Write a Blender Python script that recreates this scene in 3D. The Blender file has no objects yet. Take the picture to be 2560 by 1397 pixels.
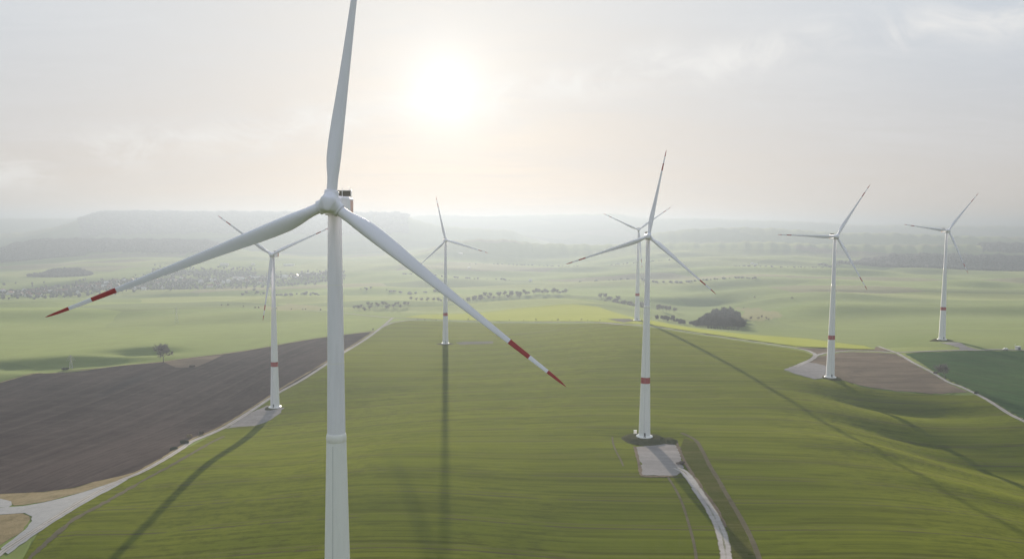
import bpy, math, random
import numpy as np
from mathutils import Vector, Matrix, geometry
sc = bpy.context.scene
col = sc.collection
rad = math.radians
# ------------------------------------------------------------------ camera
IW, IH, F = 2560.0, 1397.0, 2000.0      # frame of the photograph, focal length in its pixels
CAMZ = 150.0
PITCH, ROLL = math.atan(136.5 / F), 0.0075
fw = np.array([0, math.cos(PITCH), -math.sin(PITCH)])
r0 = np.array([1.0, 0, 0]); u0 = np.array([0, math.sin(PITCH), math.cos(PITCH)])
rt = r0 * math.cos(ROLL) + u0 * math.sin(ROLL)
up = u0 * math.cos(ROLL) - r0 * math.sin(ROLL)
cam_d = bpy.data.cameras.new('camera')
cam = bpy.data.objects.new('camera', cam_d); col.objects.link(cam)
M = Matrix(((rt[0], up[0], -fw[0], 0), (rt[1], up[1], -fw[1], 0), (rt[2], up[2], -fw[2], CAMZ), (0, 0, 0, 1)))
cam.matrix_world = M
cam_d.sensor_width = 36.0; cam_d.lens = 36.0 * F / IW
cam_d.clip_start = 1.0; cam_d.clip_end = 60000.0
sc.camera = cam

def ray(px, py):
    """direction of a point of the photograph, scaled so that its northward component is 1"""
    d = fw + rt * ((px - IW / 2) / F) - up * ((py - IH / 2) / F)
    return d / d[1]
# ------------------------------------------------------------------ sun, sky, exposure
sd = ray(1115, 225); sd = sd / np.linalg.norm(sd)
SUN_EL = math.asin(sd[2]); SUN_AZ = math.atan2(sd[0], sd[1])
sun_d = bpy.data.lights.new('sun', 'SUN'); sun_d.energy = 5.0; sun_d.angle = rad(0.6); sun_d.color = (1.0, 0.88, 0.72)
sun = bpy.data.objects.new('sun', sun_d); col.objects.link(sun)
sun.rotation_euler = Vector(-sd).to_track_quat('-Z', 'Y').to_euler()
sc.view_settings.view_transform = 'Standard'; sc.view_settings.look = 'None'
sc.view_settings.exposure = 1.35; sc.view_settings.gamma = 1.0
sc.cycles.volume_bounces = 1
sc.cycles.use_denoising = True

class NT:
    def __init__(s, tree): s.t = tree
    def n(s, kind, **kw):
        x = s.t.nodes.new(kind)
        for k, v in kw.items():
            if k.startswith('i_'):
                key = k[2:]; key = int(key) if key.isdigit() else key.replace('_', ' ')
                x.inputs[key].default_value = v
            else: setattr(x, k, v)
        return x
    def l(s, a, b): s.t.links.new(a, b)
    def math(s, op, a, b=None, c=None, clamp=False):
        x = s.t.nodes.new('ShaderNodeMath'); x.operation = op; x.use_clamp = clamp
        for i, v in enumerate((a, b, c)):
            if v is None: continue
            if isinstance(v, (int, float)): x.inputs[i].default_value = v
            else: s.l(v, x.inputs[i])
        return x.outputs[0]
    def mix(s, f, a, b, blend='MIX'):
        x = s.t.nodes.new('ShaderNodeMix'); x.data_type = 'RGBA'; x.blend_type = blend
        for i, v in ((0, f), (6, a), (7, b)):
            if isinstance(v, (int, float)): x.inputs[i].default_value = v
            elif isinstance(v, tuple): x.inputs[i].default_value = (*v[:3], 1)
            else: s.l(v, x.inputs[i])
        return x.outputs[2]
    def noise(s, vec, scale, detail=4, rough=0.55, dist=0.0):
        x = s.n('ShaderNodeTexNoise'); x.inputs['Scale'].default_value = scale
        x.inputs['Detail'].default_value = detail; x.inputs['Roughness'].default_value = rough
        x.inputs['Distortion'].default_value = dist
        if vec is not None: s.l(vec, x.inputs['Vector'])
        return x.outputs[0]
    def ramp(s, v, lo, hi):
        x = s.n('ShaderNodeMapRange', interpolation_type='SMOOTHSTEP'); s.l(v, x.inputs[0])
        x.inputs[1].default_value = lo; x.inputs[2].default_value = hi
        return x.outputs[0]
    def mapping(s, vec, scale=(1, 1, 1), rot=(0, 0, 0), loc=(0, 0, 0)):
        x = s.n('ShaderNodeMapping'); x.inputs['Scale'].default_value = scale
        x.inputs['Rotation'].default_value = rot; x.inputs['Location'].default_value = loc
        s.l(vec, x.inputs['Vector']); return x.outputs[0]

w = bpy.data.worlds.new('World'); sc.world = w; w.use_nodes = True
nt = NT(w.node_tree); w.node_tree.nodes.clear()
sky = nt.n('ShaderNodeTexSky', sky_type='NISHITA', sun_disc=False, sun_elevation=SUN_EL, sun_rotation=SUN_AZ)
sky.altitude = 300; sky.air_density = 1.0; sky.dust_density = 2.0; sky.ozone_density = 1.0
tc = nt.n('ShaderNodeTexCoord').outputs['Generated']
def dotw(v):
    x = nt.n('ShaderNodeVectorMath', operation='DOT_PRODUCT'); nt.l(tc, x.inputs[0]); x.inputs[1].default_value = tuple(v)
    return x.outputs['Value']
sep = nt.n('ShaderNodeSeparateXYZ'); nt.l(tc, sep.inputs[0])
zc = nt.math('MAXIMUM', sep.outputs[2], 0.0)
zz = nt.math('ADD', zc, 0.12)
cx = nt.n('ShaderNodeCombineXYZ'); nt.l(nt.math('DIVIDE', sep.outputs[0], zz), cx.inputs[0]); nt.l(nt.math('DIVIDE', sep.outputs[1], zz), cx.inputs[1])
plane = cx.outputs[0]
# high thin veil of cloud, lit warm near the sun and pale grey blue away from it
n1 = nt.noise(nt.mapping(plane, (0.55, 1.5, 1), (0, 0, rad(14))), 1.1, 7, 0.6, 0.6)
n2 = nt.noise(nt.mapping(plane, (1.0, 3.2, 1), (0, 0, rad(24))), 2.2, 6, 0.6, 1.2)
veil = nt.math('ADD', nt.math('MULTIPLY', nt.ramp(n1, 0.38, 0.68), 0.6), nt.math('MULTIPLY', nt.ramp(n2, 0.42, 0.75), 0.4))
ang = nt.math('MAXIMUM', dotw(sd), 0.0)
wide = nt.math('POWER', ang, 9.0); mid = nt.math('POWER', ang, 55.0); core = nt.math('POWER', ang, 1100.0); ring = nt.math('POWER', ang, 300.0)
low = nt.math('POWER', nt.math('SUBTRACT', 1.0, zc, clamp=True), 6.0)
K = 10.0
def kc(r, g, b): return (r * K * .69, g * K * .69, b * K * .69)
zen = nt.mix(low, kc(0.312, 0.368, 0.435), kc(0.368, 0.320, 0.276))
veilc = nt.mix(wide, zen, nt.mix(low, kc(0.435, 0.436, 0.432), kc(0.435, 0.362, 0.300)))
# one broken streak of cirrus to the right of the sun
d1, d2 = ray(1480, 200), ray(2560, 35); nn = np.cross(d1, d2); nn /= np.linalg.norm(nn)
wob = nt.math('MULTIPLY', nt.math('SUBTRACT', nt.noise(nt.mapping(tc, (6, 6, 6)), 1.2, 5, 0.6, 0.5), 0.5), 0.05)
dist = nt.math('DIVIDE', nt.math('ADD', dotw(nn), wob), 0.022)
band = nt.math('POWER', 2.718, nt.math('MULTIPLY', nt.math('MULTIPLY', dist, dist), -1.0))
bn = nt.ramp(nt.noise(nt.mapping(tc, (5, 5, 9), (0, rad(8), 0)), 2.0, 7, 0.65, 0.8), 0.35, 0.7)
bandf = nt.math('MULTIPLY', nt.math('MULTIPLY', band, bn), 0.75)
base = nt.mix(nt.math('ADD', nt.math('MULTIPLY', veil, 0.005), 0.99, clamp=True), sky.outputs[0], veilc)
base = nt.mix(nt.math('MULTIPLY', nt.math('MULTIPLY', veil, nt.math('SUBTRACT', 1.0, low)), 0.55), base, kc(0.452, 0.457, 0.462))
base = nt.mix(bandf, base, kc(0.52, 0.51, 0.495))
def addc(a, f, c, k):
    return nt.mix(1.0, a, nt.mix(nt.math('MULTIPLY', f, k, clamp=False), (0, 0, 0), c), 'ADD')
for f_, c_, k_ in ((mid, kc(0.045, 0.045, 0.043), 1.0), (ring, kc(0.045, 0.046, 0.046), 1.0), (core, kc(0.10, 0.102, 0.102), 1.0)):
    m = nt.n('ShaderNodeVectorMath', operation='SCALE'); m.inputs[0].default_value = c_; nt.l(f_, m.inputs['Scale'])
    base = nt.mix(1.0, base, m.outputs[0], 'ADD')
bg = nt.n('ShaderNodeBackground'); bg.inputs['Strength'].default_value = 0.1
nt.l(base, bg.inputs['Color'])
wo = nt.n('ShaderNodeOutputWorld'); nt.l(bg.outputs[0], wo.inputs['Surface'])

# ------------------------------------------------------------------ helpers
def tag(o, label=None, cat=None, group=None, kind=None):
    if label: o['label'] = label
    if cat: o['category'] = cat
    if group: o['group'] = group
    if kind: o['kind'] = kind
    return o
def mesh_obj(name, verts, faces, mats, parent=None, midx=None, smooth=False):
    me = bpy.data.meshes.new(name)
    me.from_pydata([tuple(v) for v in verts], [], [tuple(f) for f in faces])
    for m in (mats if isinstance(mats, (list, tuple)) else [mats]): me.materials.append(m)
    if midx is not None: me.polygons.foreach_set('material_index', list(midx))
    if smooth: me.polygons.foreach_set('use_smooth', [True] * len(me.polygons))
    me.update()
    o = bpy.data.objects.new(name, me); col.objects.link(o)
    if parent: o.parent = parent
    return o
def np_mesh(name, V, T, mat, smooth=False):
    """fast path: V (n,3) floats, T (m,3) triangles"""
    me = bpy.data.meshes.new(name); n, m = len(V), len(T)
    me.vertices.add(n); me.vertices.foreach_set('co', np.ascontiguousarray(V, dtype=np.float32).ravel())
    me.loops.add(m * 3); me.loops.foreach_set('vertex_index', np.ascontiguousarray(T, dtype=np.int32).ravel())
    me.polygons.add(m); me.polygons.foreach_set('loop_start', np.arange(0, m * 3, 3, dtype=np.int32))
    if smooth: me.polygons.foreach_set('use_smooth', np.ones(m, dtype=bool))
    me.materials.append(mat); me.update(calc_edges=True); me.validate()
    o = bpy.data.objects.new(name, me); col.objects.link(o); return o
def empty(name, loc, rz=0):
    o = bpy.data.objects.new(name, None); col.objects.link(o); o.location = loc; o.rotation_euler = (0, 0, rz)
    o.empty_display_size = 2; return o
def copy_tree(o, parent=None):
    c = o.copy(); col.objects.link(c); c.parent = parent
    for ch in [x for x in bpy.data.objects if x.parent == o]: copy_tree(ch, c)
    return c

# ------------------------------------------------------------------ terrain
def pt(px, py, yf): d = ray(px, py); return d * (yf * F)          # relative to the camera
TUR = {}   # key: (base px, base py, hub px, hub py)
def fit(bx, by, hx, hy, H=137.0):
    b, h = ray(bx, by), ray(hx, hy); Y = H / (h[2] - b[2]); return b * Y
TUR['second'] = fit(687.5, 1017, 681, 637)
TUR['centre'] = fit(1113.5, 858, 1113, 601)
TUR['third'] = fit(1611, 1090, 1616, 592)
TUR['fourth'] = fit(2075.5, 942, 2089, 592)
TUR['fifth'] = fit(1592.5, 800, 1595, 575)
TUR['sixth'] = fit(2355, 848, 2367.5, 577)
h1 = ray(836.5, 514) * 162.5
TUR['near'] = h1 + np.array([0, 0, -137.0])
ctrl = [v for v in TUR.values()]
C = [(950,1155,.239),(640,1065,.327),(370,1286,.2085),(265,1387,.1829),(504,1158,.2545),(601,1098,.3023),
     (1861,930,.3886),(2137,1091,.2837),(2321,1199,.2404),(2506,1296,.2084),
     (2150,984,.362),(2338,1091,.3065),(2553,1209,.2607),(2237,1034,.334),(1890,1397,.175),
     (860,1047,.325),(1280,1012,.33),(1720,1008,.33),
     (178,1333,.195),(806,1325,.187),(1434,1393,.175),(1720,1397,.1745),(0,1397,.186),
     (0,960,.431),(0,1200,.255),(980,797,.675),(600,880,.52),(930,828,.60),(815,912,.435),
     (200,932,.455),(200,893,.492),(200,862,.56),(60,948,.44),(60,905,.475),(60,870,.55),(400,893,.50),(400,862,.535),(400,840,.60),
     (200,800,.74),(200,770,.88),(0,775,.86),(-300,780,.85),(600,800,.72),(600,770,.86),(800,790,.74),(860,778,.84),
     (100,735,1.42),(-300,740,1.42),(400,720,1.5),(700,705,1.65),(850,720,1.35),(1000,745,1.12),(1100,775,.90),(1000,700,1.6),
     (1140,783,.80),(1280,770,.85),(1430,757,.90),(1300,800,.69),(1500,800,.65),(1500,766,.84),(1660,806,.69),(1700,812,.68),(1850,829,.62),
     (1300,742,1.15),(1500,742,1.15),(1750,812,.82),(1800,786,.93),(1700,790,.92),(1860,772,1.0),(1950,795,.80),
     (1400,700,1.6),(1300,670,2.1),(1700,690,1.7),(1600,720,1.35),(1900,720,1.25),(2000,690,1.6),(2000,760,.92),
     (2000,830,.62),(2200,860,.52),(2200,820,.68),(2200,775,.86),(2200,740,1.10),(2200,700,1.5),(2200,675,1.9),
     (2450,830,.62),(2450,800,.74),(2450,770,.93),(2450,720,1.3),(2450,690,1.75),(2560,930,.405),(2560,1045,.325),(2440,985,.365),(2800,900,.42),(2800,1100,.30),(2800,760,.95),
     (200,650,2.4),(500,645,2.4),(800,660,2.2),(1000,650,2.3),(1700,640,2.3),(2000,645,2.3),(2500,650,2.5)]
for c in C: ctrl.append(pt(*c))
for x, y, z in ((-450, 0, -158), (450, 0, -160), (0, -100, -140), (0, -900, -160), (-1200, -600, -170), (1200, -600, -160),
                (-2500, 500, -200), (2500, 500, -180), (0, -4000, -190), (-4000, 3000, -235), (4500, 3500, -190),
                (-1500, 1500, -190), (-700, 300, -160), (700, 350, -172), (1500, 900, -150), (80, 250, -139), (-60, 160, -134), (-200, 240, -146)):
    ctrl.append(np.array([x, y, z], float))
for px_, z_ in ((-400, -250), (200, -252), (800, -248), (1400, -235), (2000, -205), (2600, -190)):
    for yf in (3.4, 5.0, 7.5):
        d = ray(px_, 600); ctrl.append(np.array([d[0] * yf * F, yf * F, z_]))
ctrl = np.array(ctrl)
def warp(X, Y):
    r = np.hypot(X, Y) + 1e-6; q = np.log1p(r / 150.0) / r
    return X * q, Y * q
cu, cv = warp(ctrl[:, 0], ctrl[:, 1]); N = len(ctrl)
def U(r2): return r2 * np.log(r2 + 1e-12)
A = np.zeros((N + 3, N + 3)); A[:N, :N] = U((cu[:, None] - cu) ** 2 + (cv[:, None] - cv) ** 2)
lam = np.full(N, 0.004); lam[:7] = 0.0; A[:N, :N] += np.diag(lam)
A[:N, N] = 1; A[:N, N + 1] = cu; A[:N, N + 2] = cv; A[N, :N] = 1; A[N + 1, :N] = cu; A[N + 2, :N] = cv
W = np.linalg.solve(A, np.concatenate([ctrl[:, 2], [0, 0, 0]]))
# far ridges: (distance, width near side, width far side, crest outline over the photograph)
RIDGES = [
 (2.75, .20, .5, [(-400,640),(-100,632),(0,628),(40,612),(90,604),(160,601),(300,603),(420,603),(520,606),(600,622),(700,645),(800,660)]),
 (4.1, .75, .9, [(-400,610),(0,585),(80,577),(140,566),(190,553),(245,534),(330,532),(500,534),(800,535),(990,536),(1020,541),(1060,556),(1120,566),(1250,574),(1400,580)]),
 (5.6, .9, 1.0, [(-600,548),(0,546),(200,545),(400,549),(900,549),(1010,541),(1100,537),(1150,538),(1190,541),(1260,539),(1350,537),(1500,535),(1550,535),(1590,543),(1640,546),(1760,545),(1850,549),(1930,551),(2060,555),(2100,561),(2160,563),(2250,562),(2400,564),(2700,565),(3200,566)]),
 (3.5, .5, .7, [(1500,596),(1620,585),(1720,572),(1850,568),(1950,571),(2080,581),(2250,583),(2400,590),(2560,592),(3200,595)]),
 (2.75, .35, .5, [(1000,626),(1060,612),(1130,602),(1200,597),(1280,599),(1330,608),(1500,612),(1800,606),(1900,604),(2050,610),(2200,612),(2600,612),(3000,610)]),
 (2.15, .18, .35, [(2080,668),(2130,654),(2200,645),(2290,641),(2400,643),(2560,646),(2900,640)]),
]
RD = []
for yc, wn, wf, prof in RIDGES:
    P = np.array(prof, float); az = []; el = []
    for x, y in P:
        d = ray(x, y); az.append(math.atan2(d[0], d[1])); el.append(d[2] / math.hypot(d[0], d[1]))
    RD.append((yc * F, wn * F, wf * F, np.array(az), np.array(el)))
def height(X, Y):
    X = np.asarray(X, float); Y = np.asarray(Y, float); shp = X.shape; X = X.ravel(); Y = Y.ravel()
    out = np.empty_like(X)
    for s in range(0, len(X), 40000):
        x, y = X[s:s + 40000], Y[s:s + 40000]; u, v = warp(x, y)
        z = U((u[:, None] - cu) ** 2 + (v[:, None] - cv) ** 2) @ W[:N] + W[N] + W[N + 1] * u + W[N + 2] * v
        r = np.hypot(x, y); a = np.arctan2(x, y)
        und = (2.2 * np.sin(x / 170 + 1.3 * np.sin(y / 210)) * np.sin(y / 130 + 0.8 * np.sin(x / 260)))
        z = z + und * np.clip((r - 1500) / 1500, 0, 1) * 3.0
        z = z + (5.5 * np.sin(y / 95 + 1.6 * np.sin(x / 310 + .5) + x / 520) + 3.5 * np.sin(y / 58 + 2.1 * np.sin(x / 190) - x / 300)) * np.clip((r - 1350) / 500, 0, 1) * np.clip((7000 - r) / 3000, 0, 1)
        for yc, wn, wf, az, el in RD:
            e = np.interp(a, az, el, left=el[0] - .01, right=el[-1] - .01)
            edge = np.clip((a - az[0]) / .06, 0, 1) * np.clip((az[-1] - a) / .06, 0, 1) if yc < 5.5 * F else 1.0
            rc = yc / np.maximum(np.cos(a), .5)
            t = (r - rc); wd = np.where(t < 0, wn, wf)
            lift = np.exp(-(t / wd) ** 2 * 2.2) * edge
            zr = e * rc + 6 * np.sin(a * 310 + 2) * np.sin(a * 117)
            z = np.maximum(z, z + (zr - z) * lift)
        out[s:s + 40000] = z
    # local dips on the slope to the right of the fourth turbine
    for px, py, yf, amp, ax, ay, rot in DIPS:
        p = ray(px, py) * yf * F; c_, s_ = math.cos(rot), math.sin(rot)
        dx, dy = X - p[0], Y - p[1]; a_ = (dx * c_ + dy * s_) / ax; b_ = (-dx * s_ + dy * c_) / ay
        out += amp * np.exp(-(a_ ** 2 + b_ ** 2))
    for key_, am_, sg_ in (('third', 3.3, 26.0), ('sixth', 2.0, 24.0), ('centre', 1.4, 22.0), ('fourth', 1.2, 20.0), ('fifth', 1.5, 22.0), ('second', .5, 14.0)):
        q_ = TUR[key_]; out -= am_ * np.exp(-((X - q_[0]) ** 2 + (Y - q_[1]) ** 2) / sg_ ** 2)
    return (out + CAMZ).reshape(shp)
DIPS = [(2250, 1022, .343, -4.7, 75, 21, -0.25), (2260, 1098, .30, -4.0, 62, 19, -0.3), (2420, 1172, .275, -4.2, 60, 19, -0.3), (2500, 1240, .235, 3.0, 60, 18, -0.25), (2200, 1120, .27, 2.0, 90, 14, -0.1),
        (110, 925, .468, -7.0, 80, 22, -0.1), (220, 905, .485, -7.0, 60, 20, 0.1), (350, 885, .515, -6.0, 45, 18, 0.1), (1900, 745, 1.05, 6, 120, 60, 0), (2100, 735, 1.15, -7, 200, 40, .1), (2350, 770, .93, -8, 220, 35, .1), (1750, 745, 1.1, -7, 150, 40, 0)]
def H1(x, y): return float(height(np.array([x]), np.array([y]))[0])
TS = np.exp(np.linspace(math.log(120), math.log(13500), 900))
def on_ground(px, py):
    d = ray(px, py); z = CAMZ + d[2] * TS; g = height(d[0] * TS, TS)
    below = np.nonzero(z < g)[0]
    if len(below) == 0: k = len(TS) - 1; return (d[0] * TS[k], TS[k])
    k = max(below[0], 1); a, b = TS[k - 1], TS[k]
    ts = np.linspace(a, b, 12); z = CAMZ + d[2] * ts; g = height(d[0] * ts, ts)
    j = int(np.nonzero(z < g)[0][0]) if (z < g).any() else 11
    return (float(d[0] * ts[j]), float(ts[j]))
def GP(px, py):
    x, y = on_ground(px, py); return Vector((x, y, H1(x, y)))
def at(px, yf):
    """point on the ground at a picture column and a given depth"""
    d = ray(px, 600); x, y = d[0] * yf * F, yf * F; return Vector((x, y, H1(x, y)))

# ------------------------------------------------------------------ materials
def new_mat(name):
    m = bpy.data.materials.new(name); m.use_nodes = True; m.node_tree.nodes.clear(); t = NT(m.node_tree)
    b = t.n('ShaderNodeBsdfPrincipled'); o = t.n('ShaderNodeOutputMaterial'); t.l(b.outputs[0], o.inputs['Surface'])
    return m, t, b
def plain(name, c, rough=0.7, var=0.12, scale=0.8, spec=0.3, metal=0.0):
    m, t, b = new_mat(name); tcn = t.n('ShaderNodeTexCoord').outputs['Object']
    n = t.noise(tcn, scale, 5, 0.6)
    t.l(t.mix(n, tuple(x * (1 - var) for x in c), tuple(min(1, x * (1 + var)) for x in c)), b.inputs['Base Color'])
    b.inputs['Roughness'].default_value = rough; b.inputs['Specular IOR Level'].default_value = spec
    b.inputs['Metallic'].default_value = metal
    return m
GA = 0.58
def ground_mat(name, c1, c2, stripes=0.0, period=34.0, rot=0.0, soil=(0.075, 0.062, 0.045), c3=None, rows=0.0, bump=0.25, curve=0.0, patch=0.35, sheen=0.0):
    c1, c2, soil = [tuple(v * GA for v in c) for c in (c1, c2, soil)]; c3 = tuple(v * GA for v in c3) if c3 else None
    m, t, b = new_mat(name); g = t.n('ShaderNodeNewGeometry').outputs['Position']
    a = t.noise(g, 0.006, 5, 0.6, 0.4); f = t.noise(g, 0.30, 5, 0.7); s = t.noise(t.mapping(g, (0.0022, 0.13, 1), (0, 0, rot)), 1.0, 9, 0.75, 0.1); s2 = t.noise(t.mapping(g, (0.0035, 0.5, 1), (0, 0, rot), (40, 9, 0)), 1.0, 4, 0.7)
    cc = t.mix(t.ramp(a, 0.35, 0.66), c1, c2)
    if c3: cc = t.mix(t.math('MULTIPLY', t.ramp(s, 0.42, 0.72), 0.65), cc, c3)
    else: cc = t.mix(t.math('MULTIPLY', t.ramp(t.math('ADD', t.math('MULTIPLY', s, .6), t.math('MULTIPLY', s2, .4)), 0.46, 0.62), patch), cc, tuple(x * 0.45 for x in c1))
    fine = t.math('ADD', t.math('MULTIPLY', f, 0.40), 0.80)
    fx = t.n('ShaderNodeVectorMath', operation='SCALE'); t.l(cc, fx.inputs[0]); t.l(fine, fx.inputs['Scale']); cc = fx.outputs[0]
    mp = t.mapping(g, (1, 1, 1), (0, 0, rot)); sp = t.n('ShaderNodeSeparateXYZ'); t.l(mp, sp.inputs[0])
    wobble = t.math('MULTIPLY', t.math('SUBTRACT', t.noise(g, 0.004, 3, 0.5), 0.5), 9.0)
    yy = t.math('ADD', sp.outputs[1], wobble)
    if curve:
        xs = t.math('MULTIPLY', sp.outputs[0], sp.outputs[0]); yy = t.math('ADD', yy, t.math('MULTIPLY', xs, curve))
    if rows:
        band_ = t.math('FRACT', t.math('DIVIDE', yy, 48.0)); bf = t.ramp(t.math('ABSOLUTE', t.math('SUBTRACT', band_, 0.5)), 0.24, 0.26)
        cc = t.mix(t.math('MULTIPLY', bf, rows * .22), cc, tuple(x * 1.9 for x in c2))
        for per, hw, k in ((5.9, 1.1, rows * .35), (12.1, 1.3, rows * .8), (19.3, 2.2, rows)):
            ph = t.math('FRACT', t.math('DIVIDE', yy, per)); dd_ = t.math('MULTIPLY', t.math('ABSOLUTE', t.math('SUBTRACT', ph, 0.5)), per)
            brk = t.ramp(t.noise(t.mapping(g, (0.004, 0.09, 1), (0, 0, rot), (per, 0, 0)), 1.0, 4, .6), 0.40, 0.58)
            cc = t.mix(t.math('MULTIPLY', t.math('MULTIPLY', t.ramp(dd_, hw, hw * .4), brk), k), cc, tuple(x * 0.42 for x in c1))
    if stripes:
        ph = t.math('FRACT', t.math('DIVIDE', yy, period))
        for c0 in (0.44, 0.56):
            dd = t.math('MULTIPLY', t.math('ABSOLUTE', t.math('SUBTRACT', ph, c0)), period)
            brk = t.ramp(t.noise(t.mapping(g, (0.006, 0.05, 1), (0, 0, rot)), 1.0, 3, .6), 0.32, 0.55)
            ln = t.math('MULTIPLY', t.math('MULTIPLY', t.ramp(dd, 1.3, 0.5), stripes), brk)
            cc = t.mix(ln, cc, soil)
        edge = t.math('MULTIPLY', t.math('ABSOLUTE', t.math('SUBTRACT', ph, 0.56)), period)
        cc = t.mix(t.math('MULTIPLY', t.ramp(edge, 1.6, 0.3), stripes * 0.35), cc, tuple(min(1, x * 1.5) for x in c2))
    t.l(cc, b.inputs['Base Color']); b.inputs['Roughness'].default_value = 1.0; b.inputs['Specular IOR Level'].default_value = 0.0
    if sheen:
        b.inputs['Sheen Weight'].default_value = sheen; b.inputs['Sheen Roughness'].default_value = 0.45; b.inputs['Sheen Tint'].default_value = (0.62, 0.66, 0.12, 1)
    if bump:
        bp = t.n('ShaderNodeBump'); bp.inputs['Strength'].default_value = bump; bp.inputs['Distance'].default_value = 0.6
        t.l(t.noise(g, 0.7, 4, 0.7), bp.inputs['Height']); t.l(bp.outputs[0], b.inputs['Normal'])
    return m

# far country: patchwork of fields laid out in the world
def country_mat():
    m, t, b = new_mat('open_country'); g = t.n('ShaderNodeNewGeometry').outputs['Position']
    wp = t.n('ShaderNodeVectorMath', operation='ADD'); t.l(g, wp.inputs[0])
    nn_ = t.n('ShaderNodeTexNoise'); nn_.inputs['Scale'].default_value = 0.0015; nn_.inputs['Detail'].default_value = 2; t.l(g, nn_.inputs['Vector'])
    sc_ = t.n('ShaderNodeVectorMath', operation='SCALE'); t.l(nn_.outputs[1], sc_.inputs[0]); sc_.inputs['Scale'].default_value = 260
    t.l(sc_.outputs[0], wp.inputs[1])
    mp = t.mapping(wp.outputs[0], (1 / 620, 1 / 330, 0), (0, 0, 0.25))
    vo = t.n('ShaderNodeTexVoronoi'); vo.voronoi_dimensions = '2D'; vo.inputs['Scale'].default_value = 1.0; t.l(mp, vo.inputs['Vector'])
    sp = t.n('ShaderNodeSeparateColor'); t.l(vo.outputs['Color'], sp.inputs[0])
    r = t.n('ShaderNodeValToRGB'); t.l(sp.outputs[0], r.inputs[0]); r.color_ramp.interpolation = 'CONSTANT'
    els = r.color_ramp.elements
    cols = [(0, (0.13, 0.20, 0.05)), (0.22, (0.20, 0.28, 0.06)), (0.40, (0.08, 0.135, 0.045)), (0.55, (0.26, 0.30, 0.09)), (0.72, (0.28, 0.24, 0.15)), (0.78, (0.17, 0.25, 0.06)), (0.93, (0.16, 0.13, 0.10))]
    els[0].position, els[0].color = 0, (*cols[0][1], 1); els[1].position, els[1].color = cols[1][0], (*cols[1][1], 1)
    for p, c in cols[2:]:
        e = els.new(p); e.color = (*c, 1)
    att = t.n('ShaderNodeAttribute', attribute_name='tint'); asep = t.n('ShaderNodeSeparateColor'); t.l(att.outputs[0], asep.inputs[0])
    near = t.mix(t.ramp(t.noise(g, 0.004, 4, .6), .35, .65), (0.103, 0.160, 0.032), (0.138, 0.188, 0.042))
    cc = t.mix(asep.outputs[0], r.outputs[0], near)             # red: farmed near ground
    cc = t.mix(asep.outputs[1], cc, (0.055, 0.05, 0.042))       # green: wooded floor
    cc = t.mix(asep.outputs[2], cc, (0.24, 0.19, 0.115))        # blue: dry meadow
    fine = t.math('ADD', t.math('MULTIPLY', t.noise(g, 0.03, 6, 0.7), 0.5), 0.75)
    st = t.noise(t.mapping(g, (0.004, 0.03, 1), (0, 0, 0.12)), 1.0, 5, .65)
    fine = t.math('MULTIPLY', fine, t.math('ADD', t.math('MULTIPLY', st, 0.5), 0.75))
    fx = t.n('ShaderNodeVectorMath', operation='SCALE'); t.l(cc, fx.inputs[0]); t.l(fine, fx.inputs['Scale'])
    dm = t.n('ShaderNodeVectorMath', operation='SCALE'); t.l(fx.outputs[0], dm.inputs[0]); dm.inputs['Scale'].default_value = GA
    t.l(dm.outputs[0], b.inputs['Base Color']); b.inputs['Roughness'].default_value = 1; b.inputs['Specular IOR Level'].default_value = 0.0
    b.inputs['Sheen Weight'].default_value = 0.2; b.inputs['Sheen Roughness'].default_value = 0.45; b.inputs['Sheen Tint'].default_value = (0.6, 0.66, 0.35, 1)
    return m
MC = country_mat()
# ------------------------------------------------------------------ ground sheet (polar grid round the camera's foot)
fov = 0.72
az = np.concatenate([np.linspace(-fov, fov, 760), np.linspace(fov, 2 * math.pi - fov, 90)[1:-1]])
rr = np.concatenate([[5], np.exp(np.linspace(math.log(25), math.log(15500), 560))])
AZ, RR = np.meshgrid(az, rr, indexing='ij')
GX, GY = RR * np.sin(AZ), RR * np.cos(AZ); GZ = height(GX, GY)
na, nr = AZ.shape
V = np.stack([GX, GY, GZ], -1).reshape(-1, 3)
i, j = np.meshgrid(np.arange(na), np.arange(nr - 1), indexing='ij'); i2 = (i + 1) % na
a_, b_, c_, d_ = i * nr + j, i2 * nr + j, i2 * nr + j + 1, i * nr + j + 1
T = np.concatenate([np.stack([a_, c_, b_], -1).reshape(-1, 3), np.stack([a_, d_, c_], -1).reshape(-1, 3)])
cap = len(V); V = np.concatenate([V, [[0, 0, H1(0.01, 0.01)]]])
k = np.arange(na); T = np.concatenate([T, np.stack([np.full(na, cap), k * nr, ((k + 1) % na) * nr], -1)])
ground = np_mesh('ground', V, T, MC, smooth=True); tag(ground, kind='structure')
ZMIN = float(V[:, 2].min())

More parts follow.
